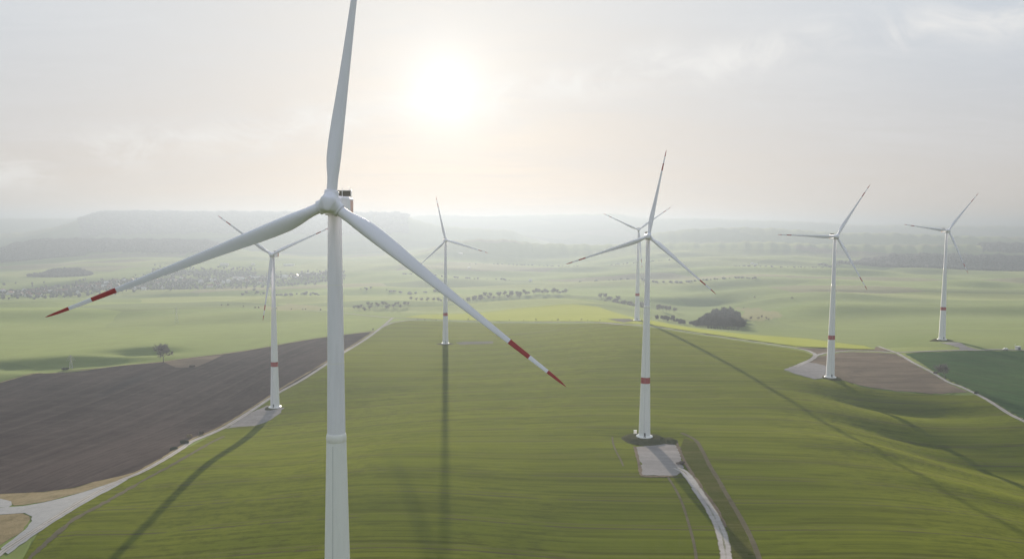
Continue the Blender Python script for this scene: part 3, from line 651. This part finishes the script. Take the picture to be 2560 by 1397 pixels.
# mounds under the turbines
def mound(p, r_top, r_bot, sq=1.0):
    n = 40; V = []; Fc = []; rg = random.Random(5)
    rings = [(0.0, 1), (r_top * .6, 1), (r_top, .97), (r_top * .55 + r_bot * .45, .5), (r_bot, .06), (r_bot + 3, -.25)]
    for r, k_ in rings:
        for q in range(n):
            a = 2 * math.pi * q / n
            e = 0
            rr_ = (r + e) * (1 + .04 * math.sin(3 * a + 1) + .02 * math.sin(7 * a)); x, y = p[0] + rr_ * math.cos(a), p[1] + rr_ * sq * math.sin(a)
            V.append([x, y, 0, k_])
    Z = height(np.array([v[0] for v in V]), np.array([v[1] for v in V])); z0 = p[2] + CAMZ
    out = [(v[0], v[1], Z[i_] * (1 - max(v[3], 0)) + (z0) * max(v[3], 0) + min(v[3], 0) * 2) for i_, v in enumerate(V)]
    out = [(x, y, z - (0.1)) for x, y, z in out]
    for s in range(len(rings) - 1):
        for q in range(n): Fc.append((s * n + q, (s + 1) * n + q, (s + 1) * n + (q + 1) % n, s * n + (q + 1) % n))
    o = mesh_obj('mound', out, Fc, M_MOUND, None, None, True); tag(o, kind='structure')
M_MOUND = ground_mat('mound_turf', (0.075, 0.085, 0.035), (0.11, 0.105, 0.05), c3=(0.16, 0.13, 0.08), bump=1.0)
MOUNDS = (('third', 11.0, 16.0), ('sixth', 9, 14), ('centre', 8, 13), ('fourth', 7.5, 11), ('fifth', 7.5, 11), ('second', 7, 10))
for k_, a, b in MOUNDS: mound(TUR[k_], a, b)
q_ = GP(1674, 1104); mound((q_.x, q_.y, q_.z + 2.2 - CAMZ), 2.5, 6.0, 1.5)

# ------------------------------------------------------------------ trees
M_BARK = plain('bark', (0.10, 0.085, 0.07), 0.9)
M_TWIGD = plain('dark_bare_twigs', (0.075, 0.065, 0.062), 0.9, .25)
M_TWIGL = plain('pale_bare_twigs', (0.21, 0.19, 0.165), 0.9, .2)
M_TWIG = plain('bare_twigs', (0.15, 0.12, 0.105), 0.9, .25)
M_EVER = plain('evergreen_leaves', (0.035, 0.05, 0.025), 0.8, .35)
M_STRAW = plain('dry_reed', (0.34, 0.26, 0.15), 0.9, .2)
M_WOOD = plain('winter_wood_crowns', (0.075, 0.070, 0.066), 0.95, .35, .05)
M_VTREE = plain('village_tree_crowns', (0.11, 0.112, 0.10), 0.95, .3, .05)
def prism(p0, p1, r0_, r1_, n, V, Fc):
    d = (p1 - p0); L = d.length
    if L < 1e-5: return
    d.normalize(); a = d.orthogonal().normalized(); b = d.cross(a); o = len(V)
    for p, r in ((p0, r0_), (p1, r1_)):
        for q in range(n):
            t = 2 * math.pi * q / n; V.append(p + a * (r * math.cos(t)) + b * (r * math.sin(t)))
    for q in range(n): Fc.append((o + q, o + (q + 1) % n, o + n + (q + 1) % n, o + n + q))
def bare_tree(name, h, seed, spread=.42, twig=.05, dens=1.0, mat=None):
    rg = random.Random(seed); TV, TF, CV, CF = [], [], [], []
    def grow(p, d, L, r, lvl):
        segs = 3; q = p.copy(); dd = d.copy()
        for s in range(segs):
            dd = (dd + Vector((rg.gauss(0, .13), rg.gauss(0, .13), rg.gauss(.04, .06)))).normalized(); e = q + dd * (L / segs)
            ra, rb = r * (1 - .18 * s), r * (1 - .18 * (s + 1))
            if lvl <= 1: prism(q, e, ra, rb, 6, TV, TF)
            else: prism(q, e, max(ra, twig), max(rb, twig * .8), 3, CV, CF)
            if lvl < 4 and (lvl > 0 or s > 0):
                for b in range(int(rg.choice((1, 2, 2, 3)) * dens + .5)):
                    ax = dd.orthogonal().normalized(); ax.rotate(Matrix.Rotation(rg.uniform(0, 6.283), 3, dd))
                    nd = (dd * rg.uniform(.5, .9) + ax * rg.uniform(.5, 1.0) + Vector((0, 0, .18))).normalized()
                    grow(e, nd, L * rg.uniform(.55, .78), rb * .55, lvl + 1)
            q = e
    grow(Vector((0, 0, -.3)), Vector((0, 0, 1)), h * spread, h * .022, 0)
    root = empty(name, (0, 0, 0))
    t = mesh_obj('trunk', TV, TF, M_BARK, root); c = mesh_obj('crown', CV, CF, mat or M_TWIG, root)
    return root
def bush(name, h, wdt, seed, mat, n=900, leaf=.22, core=True):
    rg = random.Random(seed); V, Fc = [], []
    lobes = [(rg.uniform(-.5, .5) * wdt, rg.uniform(-.35, .35) * wdt, rg.uniform(.35, .6) * h, rg.uniform(.32, .5)) for _ in range(7)]
    for _ in range(n):
        lx, ly, lz, ls = rg.choice(lobes); d = Vector((rg.gauss(0, 1), rg.gauss(0, 1), rg.gauss(0, 1))).normalized() * rg.uniform(.6, 1)
        p = Vector((lx + d.x * ls * wdt * .8, ly + d.y * ls * wdt * .8, max(.05, lz + d.z * ls * h)))
        a = Vector((rg.gauss(0, 1), rg.gauss(0, 1), rg.gauss(0, 1))).normalized() * leaf; b = a.orthogonal().normalized() * leaf * .8; b.rotate(Matrix.Rotation(rg.uniform(0, 6), 3, a.normalized()))
        o = len(V); V += [p - a - b, p + a - b, p + a + b, p - a + b]; Fc.append((o, o + 1, o + 2, o + 3))
    root = empty(name, (0, 0, 0)); TV, TF = [], []
    for _ in range(9):
        prism(Vector((rg.uniform(-.2, .2) * wdt, rg.uniform(-.2, .2) * wdt, -.2)), Vector((rg.uniform(-.5, .5) * wdt, rg.uniform(-.4, .4) * wdt, h * .75)), .07, .03, 5, TV, TF)
    mesh_obj('stems', TV, TF, M_BARK, root); mesh_obj('foliage', V, Fc, mat, root); return root
PARK = Vector((0, 0, 0))
protos = [bare_tree('bare_tree', 15, s, .42, .055, 1.0) for s in (3, 8, 21, 34)]
protos += [bare_tree('bare_tree', 15, s, .40, .13, 1.25, M_TWIGD) for s in (5, 13, 27)]
protos += [bare_tree('bare_tree', 15, s, .42, .10, 1.1) for s in (6, 17)]
for o_ in protos[-2:]: [c_ for c_ in o_.children if c_.name.startswith('crown')][0].data.materials[0] = M_TWIGL
used = [False] * 9
def plant(kind, p, sz, label, group=None, rz=None, cat='tree'):
    rz = random.uniform(0, 6.28) if rz is None else rz
    if not used[kind]: o = protos[kind]; used[kind] = True
    else: o = copy_tree(protos[kind])
    o.location = p; o.rotation_euler = (0, 0, rz); o.scale = (sz, sz, sz * random.uniform(.9, 1.1))
    for k_ in ('label', 'group', 'category'):
        if k_ in o: del o[k_]
    tag(o, label, cat, group); return o
random.seed(11)
plant(7, GP(408, 906), 1.65, 'lone bare tree at the far edge of the ploughed field')
plant(8, GP(2363, 948), 1.2, 'bare brown tree beside the narrow track along the dark green field')
# roadside saplings beyond the middle turbine
for q, px_ in enumerate((1045, 1062, 1090, 1172, 1210, 1273, 1310, 1339, 1380, 1395, 1425, 1455, 1470, 1500)):
    p = GP(px_, 801.5 if px_ < 1300 else 803); big = px_ in (1339, 1395, 1455, 1172)
    plant(q % 4, p, .36 if big else .2, 'small young tree in the row along the far gravel road', 'young trees along the far road')
for q, (a, b) in enumerate(((1895, 800), (1905, 797), (1915, 801), (1922, 803))):
    plant((q + 1) % 4, GP(a, b), random.uniform(.5, .62), 'bare tree in the loose clump on the dry meadow right of the dark wood', 'clump of bare trees on the dry meadow')
plant(2, GP(1876, 802), .72, 'tall thin bare tree standing alone between dark wood and meadow clump')
plant(3, GP(1860, 772), .4, 'small tree at the top edge of the dry meadow behind the dark wood')
for a, b, s, l in ((1886, 747, .55, 'small dark tree at the left end of a field line above the dry meadow'), (1980, 749, .6, 'lone roundish tree on the pale field right of the meadow trees'), (932, 828, .35, 'shrub-sized tree at the far tip of the ploughed field')):
    plant(1, GP(a, b), s, l)
# dark wood behind the lit crop field
def scatter_poly(P, n, seed, mind):
    rg = random.Random(seed); xs = [p[0] for p in P]; ys = [p[1] for p in P]; out = []; tries = 0
    while len(out) < n and tries < 60 * n:
        tries += 1; x, y = rg.uniform(min(xs), max(xs)), rg.uniform(min(ys), max(ys))
        if not inside(P, np.array([x]), np.array([y]))[0]: continue
        if all((x - a) ** 2 + (y - b) ** 2 > mind * mind for a, b in out): out.append((x, y))
    return out
wp = [(at(p, y).x, at(p, y).y) for p, y in ((1752,.72),(1800,.678),(1850,.650),(1856,.70),(1850,.80),(1835,.90),(1790,.90),(1765,.84))]
for x, y in scatter_poly(wp, 135, 4, 7.0):
    plant(4 + random.randrange(3), (x, y, H1(x, y)), random.uniform(1.15, 1.55), 'bare tree of the dense dark wood behind the lit crop field', 'trees of the dark wood')
wp2 = [(at(p, y).x, at(p, y).y) for p, y in ((1645,.76),(1700,.74),(1760,.70),(1765,.76),(1700,.82),(1650,.83))]
for x, y in scatter_poly(wp2, 34, 9, 9):
    plant(4 + random.randrange(3), (x, y, H1(x, y)), random.uniform(.6, .9), 'bare tree in the thin hollow left of the dark wood', 'trees in the hollow left of the dark wood')
def row(px0, px1, yf0, yf1, n, s0, s1, label, group, jit=.03):
    for q in range(n):
        t = (q + random.random()) / n; p = at(px0 + (px1 - px0) * t, yf0 + (yf1 - yf0) * t + random.uniform(-jit, jit)); plant(7 + random.randrange(2), p, random.uniform(s0, s1), label, group)
row(880, 1020, .93, .96, 20, .6, .9, 'tree of the wooded bank beyond the road fork left of the middle turbine', 'trees of the wooded bank beyond the road fork')
row(1020, 1160, 1.0, 1.08, 12, .6, .9, 'tree in the hazy row behind the middle turbine tower', 'hazy row behind the middle turbine')
row(1165, 1420, 1.10, 1.16, 34, .8, 1.4, 'tree in the hazy row above the crest of the lit hill', 'hazy tree row above the lit hill')
row(1500, 1625, 1.06, 1.0, 26, .8, 1.35, 'tree of the hazy wood behind the farthest turbine', 'hazy wood behind the farthest turbine', .05)
row(1640, 1690, .96, .94, 6, .9, 1.3, 'tall bare tree behind the thin hollow', 'tall trees behind the thin hollow')
row(540, 830, .865, .85, 12, .25, .4, 'low hedge tree on the crest line left of the near tower', 'hedge trees on the crest line')
# bushes
def place(o, p, label, cat, s=1.0, rz=0):
    o.location = p; o.scale = (s, s, s); o.rotation_euler = (0, 0, rz); tag(o, label, cat); return o
place(bush('bush', 2.6, 4.4, 1, M_EVER, 1500), GP(462, 1108), 'larger dark green bush beside the gravel road, below the straw clump', 'bush', 1.0, .6)
place(bush('bush', 2.2, 3.8, 2, M_EVER, 1200), GP(434, 1124), 'dark green bush nearest the viewer beside the gravel road', 'bush', 1.0, .6)
place(bush('reed_clump', 3.0, 3.6, 3, M_STRAW, 1300, .16), GP(474, 1094), 'tall straw-coloured reed clump behind the dark roadside bush', 'reeds', 1.0)
place(bush('bush', 2.4, 3.0, 4, M_TWIG, 800, .16), GP(504, 1085), 'brownish bare bush beside the road right of the straw clump', 'bush', 1.0)
place(bush('bush', 1.9, 3.6, 5, M_TWIG, 900, .16), GP(1702, 1160), 'round brown bush on the gravel yard edge where the track starts', 'bush', 1.0)
place(bush('bush', 2.2, 3.4, 6, M_TWIG, 800, .16), GP(2340, 934), 'low bare bush left of the brown tree on the narrow track', 'bush', 1.0)
place(bush('bush', 2.6, 2.6, 7, M_EVER, 700, .16), GP(2440, 984), 'small dark bush where the narrow track dips beside the fallow field', 'bush', 1.0)
place(bush('bush', 2.0, 5.0, 8, M_TWIG, 900, .18), GP(483, 917), 'low bare bush at the dry wedge in the ploughed field', 'bush', 1.2)
place(bush('bush', 2.2, 5.0, 9, M_EVER, 900, .2), GP(165, 924), 'dark low bush in the shaded field dip at the left', 'bush', 1.3)

# ------------------------------------------------------------------ forests and village greenery (uncountable)
ICO_V = np.array([(0,0,1),(.894,0,.447),(.276,.851,.447),(-.724,.526,.447),(-.724,-.526,.447),(.276,-.851,.447),(.724,.526,-.447),(-.276,.851,-.447),(-.894,0,-.447),(-.276,-.851,-.447),(.724,-.526,-.447),(0,0,-1)])
ICO_F = np.array([(0,1,2),(0,2,3),(0,3,4),(0,4,5),(0,5,1),(1,6,2),(2,7,3),(3,8,4),(4,9,5),(5,10,1),(6,7,2),(7,8,3),(8,9,4),(9,10,5),(10,6,1),(11,7,6),(11,8,7),(11,9,8),(11,10,9),(11,6,10)])
def wood(name, XY, hmin, hmax, mat, label, seed=1, wd=.42, cat='wood'):
    rs = np.random.RandomState(seed); XY = np.array(XY); n = len(XY); z = height(XY[:, 0], XY[:, 1])
    h = rs.uniform(hmin, hmax, n); V = ICO_V[None] * (1 + rs.uniform(-.28, .28, (n, 12, 1)))
    V = V * np.stack([h * wd * rs.uniform(.8, 1.2, n), h * wd * rs.uniform(.8, 1.2, n), h * .5], -1)[:, None, :]
    V = V + np.stack([XY[:, 0], XY[:, 1], z + h * .5], -1)[:, None, :]
    Fq = ICO_F[None] + (np.arange(n) * 12)[:, None, None]
    o = np_mesh(name, V.reshape(-1, 3), Fq.reshape(-1, 3), mat); tag(o, label, cat, kind='stuff'); return o
def fill(P, sp, seed):
    rs = np.random.RandomState(seed); P = np.array(P); gx, gy = np.meshgrid(np.arange(P[:, 0].min(), P[:, 0].max(), sp), np.arange(P[:, 1].min(), P[:, 1].max(), sp))
    gx = gx + rs.uniform(-.45, .45, gx.shape) * sp; gy = gy + rs.uniform(-.45, .45, gy.shape) * sp
    k_ = inside(P, gx, gy); return np.column_stack([gx[k_], gy[k_]])
wood('forest', fill(WOODS['ridge'], 15, 1), 13, 22, M_WOOD, 'long dark forest covering the low ridge at the left')
wood('forest', fill(WOODS['strip'], 11, 2), 10, 17, M_WOOD, 'small flat strip of wood between the left ridge and the village')
wood('forest', fill(WOODS['right'], 14, 3), 12, 20, M_WOOD, 'grey forest band behind the two right-hand turbines')
wood('forest', fill(WOODS['rightfar'], 18, 4), 12, 20, M_WOOD, 'fainter forest at the right edge above the grey band')
rs = np.random.RandomState(7)
def vil(n, px0, px1, fy, sp):
    out = []
    for _ in range(n):
        px_ = rs.uniform(px0, px1); yc = np.interp(px_, [0, 200, 400, 600, 850], fy); p = at(px_, yc + rs.randn() * sp); out.append((p.x, p.y))
    return out
VY_ = [1.42, 1.48, 1.58, 1.68, 1.76]
vt = vil(2100, -60, 860, VY_, .075) + vil(400, 380, 640, [1.9, 1.9, 1.86, 1.84, 1.84], .06)
SH = [(596,1.72),(640,1.74),(715,1.80),(712,1.70),(783,1.80),(803,1.77),(560,2.15),(632,2.16),(722,2.14)]
SHP = np.array([[at(*q_).x, at(*q_).y] for q_ in SH])
vt = [p_ for p_ in vt if np.min(np.hypot(SHP[:, 0] - p_[0], (SHP[:, 1] - p_[1]) * .55)) > 42]
wood('village_trees', vt, 6, 13, M_VTREE, 'grey haze of garden trees among the village roofs', 5, .45)
hd = []
for a, b, n in (((1150, 2.2), (1700, 2.1), 60), ((1000, 1.7), (1280, 1.62), 35), ((900, 1.3), (1130, 1.25), 25), ((1800, 1.9), (2100, 1.8), 35), ((600, 1.3), (800, 1.2), 40), ((1450, 1.5), (1900, 1.45), 60), ((2050, 2.0), (2100, 1.98), 40)):
    for q in range(n):
        t = rs.rand(); p = at(a[0] + (b[0] - a[0]) * t + rs.randn() * 2, a[1] + (b[1] - a[1]) * t + rs.randn() * .008 + .03 * math.sin(t * 9)); hd.append((p.x, p.y))
wood('hedgerows', hd, 3, 8, M_VTREE, 'thin broken hedgerows between the far fields', 6, .95)
ms = []
for q in range(4200):
    px_ = rs.uniform(200, 1020); yf = 4.1 + rs.uniform(-.45, .05); p = at(px_, yf); ms.append((p.x, p.y))
wood('forest', ms, 18, 30, M_WOOD, 'pale forest on the flat-topped hill on the horizon', 8, .8)

# ------------------------------------------------------------------ village
M_WALL = plain('pale_render', (0.66, 0.65, 0.62), 0.9); M_RTILE = plain('red_roof_tiles', (0.22, 0.12, 0.10), 0.8); M_GTILE = plain('grey_roof_tiles', (0.22, 0.21, 0.21), 0.7)
M_SHED = plain('bright_metal_roof', (0.80, 0.80, 0.78), 0.22, .05, .5, .6, .3)
def house(wd, ln, hw, hr, roofm):
    hx, hy = wd / 2, ln / 2
    V = [(-hx, -hy, -1), (hx, -hy, -1), (hx, hy, -1), (-hx, hy, -1), (-hx, -hy, hw), (hx, -hy, hw), (hx, hy, hw), (-hx, hy, hw), (0, -hy, hw + hr - .15), (0, hy, hw + hr - .15)]
    Fc = [(0, 1, 5, 8, 4), (1, 2, 6, 5), (2, 3, 7, 9, 6), (3, 0, 4, 7)]
    root = empty('house', (0, 0, 0)); mesh_obj('wall', V, Fc, M_WALL, root)
    e = .5; R_ = [(-hx - e, -hy - e, hw - e * hr / hx), (0, -hy - e, hw + hr), (hx + e, -hy - e, hw - e * hr / hx), (-hx - e, hy + e, hw - e * hr / hx), (0, hy + e, hw + hr), (hx + e, hy + e, hw - e * hr / hx)]
    R_ += [(x, y, z - .25) for x, y, z in R_]
    rf = mesh_obj('roof', R_, [(0, 3, 4, 1), (1, 4, 5, 2), (6, 7, 10, 9), (7, 8, 11, 10), (0, 1, 7, 6), (1, 2, 8, 7), (3, 9, 10, 4), (4, 10, 11, 5), (0, 6, 9, 3), (2, 5, 11, 8)], roofm, root)
    V, Fc = rbox(.8, 1.5, -.4, .4, hw + hr * .4, hw + hr + 1.0, .03); mesh_obj('chimney', V, Fc, M_RTILE, rf)
    return root
hp = [house(9, 12, 5, 4.5, M_RTILE), house(10, 15, 4.5, 4, M_RTILE), house(9, 11, 6, 3.5, plain('pale_roof_sheets', (0.5, 0.5, 0.5), .5))]; hu = [False] * 3
rs = np.random.RandomState(3); random.seed(5)
pts = vil(130, -40, 640, VY_, .055) + vil(26, 640, 815, VY_, .035)
for x, y in pts:
    k_ = random.randrange(3)
    if not hu[k_]: o = hp[k_]; hu[k_] = True
    else: o = copy_tree(hp[k_])
    o.location = (x, y, H1(x, y)); o.rotation_euler = (0, 0, random.uniform(0, 3.14)); s = random.uniform(.95, 1.5); o.scale = (s, s, s)
    tag(o, 'small pale house among the hazy trees of the valley village', 'house', 'houses of the valley village')
def shed(px, yf, wd, ln, rz, label, h=9, name='industrial_shed'):
    p = at(px, yf); root = empty(name, p, rz); tag(root, label, 'shed' if name != 'white_farmhouse' else 'house')
    hx, hy = wd / 2, ln / 2
    V, Fc = rbox(-hx, hx, -hy, hy, -1, h, .1); mesh_obj('wall', V, Fc, M_WALL, root)
    e = .4; t = h + wd * .09
    mesh_obj('roof', [(-hx - e, -hy - e, h), (0, -hy - e, t), (hx + e, -hy - e, h), (-hx - e, hy + e, h), (0, hy + e, t), (hx + e, hy + e, h)], [(0, 3, 4, 1), (1, 4, 5, 2), (0, 1, 2), (3, 5, 4), (0, 2, 5, 3)], M_SHED, root)
shed(596, 1.72, 16, 42, rad(85), 'long pale shed in the middle of the village')
shed(640, 1.74, 12, 30, rad(95), 'shed with a shining roof just right of the long pale village shed')
shed(715, 1.80, 14, 60, rad(-60), 'slim shining shed right of the second turbine tower')
shed(712, 1.70, 8, 20, rad(40), 'short bright shed standing slanted below the slim shining shed')
shed(783, 1.80, 14, 70, rad(-62), 'upper of the two longest sheds beside the near tower')
shed(803, 1.77, 14, 80, rad(-60), 'lower of the two longest sheds beside the near tower')
shed(560, 2.15, 14, 42, rad(88), 'bright shed alone in the fields above the village')
shed(632, 2.16, 12, 16, rad(80), 'small bright shed beyond the village left of the second turbine hub')
shed(722, 2.14, 10, 58, rad(85), 'narrow bright shed on the field right of the second turbine hub')
shed(1882, 2.02, 12, 14, rad(70), 'left one of two white farm buildings on the far green slope', 7, 'white_farmhouse')
shed(1890.5, 1.98, 12, 14, rad(100), 'right one of two white farm buildings on the far green slope', 7, 'white_farmhouse')
shed(1152, 2.5, 16, 22, rad(80), 'faint white building far behind the middle turbine rotor', 7, 'white_farmhouse')
shed(1174, 1.95, 10, 14, rad(80), 'small white building on a far field right of the middle turbine tower', 6, 'white_farmhouse')
shed(1327, 1.62, 10, 12, rad(80), 'single white building in the hazy fields above the lit hill', 6, 'white_farmhouse')

# ------------------------------------------------------------------ pylons, hut, van, posts
M_GALV = plain('galvanised_steel', (0.38, 0.38, 0.39), 0.5, .1, .5, .4, .3)
def pylon(px, yf, h, label):
    p = at(px, yf); root = empty('power_pylon', p, .4); tag(root, label, 'pylon', 'lattice power pylons in the left fields'); V, Fc = [], []
    lv = [0, .16, .32, .46, .6, .72, .84, 1.0]
    def c(k_, s): wd = (.085 * (1 - k_) + .018) * h if k_ < .6 else .03 * h * (1.3 - k_ * .8); return [Vector((sx * wd, sy * wd, k_ * h)) for sx, sy in ((1, 1), (-1, 1), (-1, -1), (1, -1))]
    L = [c(k_, 0) for k_ in lv]
    for a, b in zip(L[:-1], L[1:]):
        for q in range(4):
            prism(a[q], b[q], .11, .11, 4, V, Fc); prism(a[q], b[(q + 1) % 4], .06, .06, 3, V, Fc); prism(a[(q + 1) % 4], b[q], .06, .06, 3, V, Fc); prism(b[q], b[(q + 1) % 4], .06, .06, 3, V, Fc)
    mesh_obj('lattice_mast', V, Fc, M_GALV, root)
    for z_, wd in ((.66, .27), (.80, .20), (.93, .13)):
        V, Fc = [], []
        for s in (-1, 1):
            for dy in (-.4, .4):
                prism(Vector((0, dy, z_ * h)), Vector((s * wd * h, 0, z_ * h)), .07, .07, 4, V, Fc)
                prism(Vector((0, dy, (z_ + .045) * h)), Vector((s * wd * h, 0, z_ * h)), .06, .06, 4, V, Fc)
            for wx in (.55, 1.0): prism(Vector((s * wd * h * wx, 0, z_ * h)), Vector((s * wd * h * wx, 0, z_ * h - 1.4)), .09, .09, 5, V, Fc)
        mesh_obj('crossarm', V, Fc, M_GALV, root)
pylon(437, .70, 28, 'taller faint lattice pylon on the green field left of the second turbine')
pylon(168, .475, 17, 'small faint lattice pylon in the shaded dip of the far left field')
M_GLASS = plain('dark_window_glass', (0.02, 0.025, 0.03), 0.15, .05, 1, .6); M_TYRE = plain('tyre_rubber', (0.02, 0.02, 0.02), 0.9); M_CARW = plain('white_car_paint', (0.75, 0.75, 0.74), 0.3, .03, 1, .5)
def extr(prof, x0, x1, mat, name, parent):
    n = len(prof); V = [(x0, y, z) for y, z in prof] + [(x1, y, z) for y, z in prof]
    Fc = [tuple(range(n)), tuple(reversed(range(n, 2 * n)))] + [(q, n + q, n + (q + 1) % n, (q + 1) % n) for q in range(n)]
    return mesh_obj(name, V, Fc, mat, parent)
v = empty('parked_van', GP(2513, 875), rad(80)); v.location.z += .35; tag(v, 'white van parked on the track at the right, left of the small hut', 'van')
extr([(-2.5, .45), (2.4, .45), (2.55, .9), (2.3, 1.15), (1.6, 1.3), (1.0, 2.0), (.6, 2.15), (-2.3, 2.15), (-2.55, 1.9)], -.95, .95, M_CARW, 'body', v)
extr([(1.52, 1.36), (1.05, 1.92), (.1, 1.95), (.1, 1.36)], -.97, .97, M_GLASS, 'side_windows', v)
for x in (-.85, .85):
    for y in (-1.7, 1.6):
        V, Fc = lathe([(0.02, -.13), (.36, -.13), (.36, .13), (0.02, .13)], 18); V = [(x + z_, y + a_, .36 + b_) for a_, b_, z_ in V]; mesh_obj('wheel', V, Fc, M_TYRE, v)
ht = empty('utility_hut', GP(2545, 874), rad(12)); ht.location.z += .2; tag(ht, 'small white hut with dark front and thin mast at the right edge', 'hut')
V, Fc = rbox(-2.4, 2.4, -1.6, 1.6, -.5, 3.6, .08); mesh_obj('wall', V, Fc, M_WALL, ht)
V, Fc = rbox(-1.3, 2.1, -1.68, -1.58, .1, 2.6, .02); mesh_obj('front_shutter', V, Fc, M_DOOR, ht)
V, Fc = rbox(-2.6, 2.6, -1.9, 1.9, 3.6, 3.85, .05); mesh_obj('roof', V, Fc, M_CARW, ht)
V, Fc = lathe([(.12, 0), (.12, 6.2), (.02, 6.3)], 8); mesh_obj('mast', [(x - 2.2, y + 2.2, z) for x, y, z in V], Fc, M_CARW, ht)
bx_ = empty('switch_cabinet', TUR['third'] + np.array([-5.2, 7.5, CAMZ + .1])); tag(bx_, 'small white cabinet behind the foot of the turbine on the mound', 'cabinet')
V, Fc = rbox(-1.0, 1.0, -.6, .6, -.4, 2.0, .05); mesh_obj('cabinet_body', V, Fc, M_CAP, bx_); V, Fc = rbox(-1.1, 1.1, -.7, .7, 2.0, 2.12, .03); mesh_obj('cabinet_roof', V, Fc, M_CARW, bx_)
p0 = GP(2556, 1050)
def post(px, py, label, h=1.6):
    r_ = empty('marker_post', GP(px, py)); tag(r_, label, 'post'); V, Fc = lathe([(.12, -.3), (.12, h), (.05, h + .1)], 10); mesh_obj('pole', V, Fc, M_BARK, r_)
    V, Fc = lathe([(.125, h * .7), (.13, h * .7 + .02), (.13, h * .85), (.125, h * .85 + .02)], 10); mesh_obj('reflector', V, Fc, M_CARW, r_)
post(2555, 1052, 'dark post beside the narrow track at the right edge', 3.0)
post(630, 1016, 'short white marker post on the verge left of the roadside turbine', 1.2)
# ------------------------------------------------------------------ haze
m = bpy.data.materials.new('hazy_air'); m.use_nodes = True; m.node_tree.nodes.clear(); t = NT(m.node_tree)
pv = t.n('ShaderNodeVolumePrincipled'); pv.inputs['Color'].default_value = (0.195, 0.224, 0.266, 1); pv.inputs['Density'].default_value = 0.00021; pv.inputs['Anisotropy'].default_value = 0.48
mo = t.n('ShaderNodeOutputMaterial'); t.l(pv.outputs[0], mo.inputs['Volume'])
zb, zt, S = ZMIN - 1.0, 275.0, 16500.0
hz = mesh_obj('haze', [(-S, -S, zb), (S, -S, zb), (S, S, zb), (-S, S, zb), (-S, -S, zt), (S, -S, zt), (S, S, zt), (-S, S, zt)],
              [(0, 3, 2, 1), (4, 5, 6, 7), (0, 1, 5, 4), (1, 2, 6, 5), (2, 3, 7, 6), (3, 0, 4, 7)], m)
tag(hz, kind='stuff')
print('ZMIN', ZMIN, 'zmax', float(V[0][2]) if False else '', {k_: tuple(round(float(q), 1) for q in v_) for k_, v_ in TUR.items()})
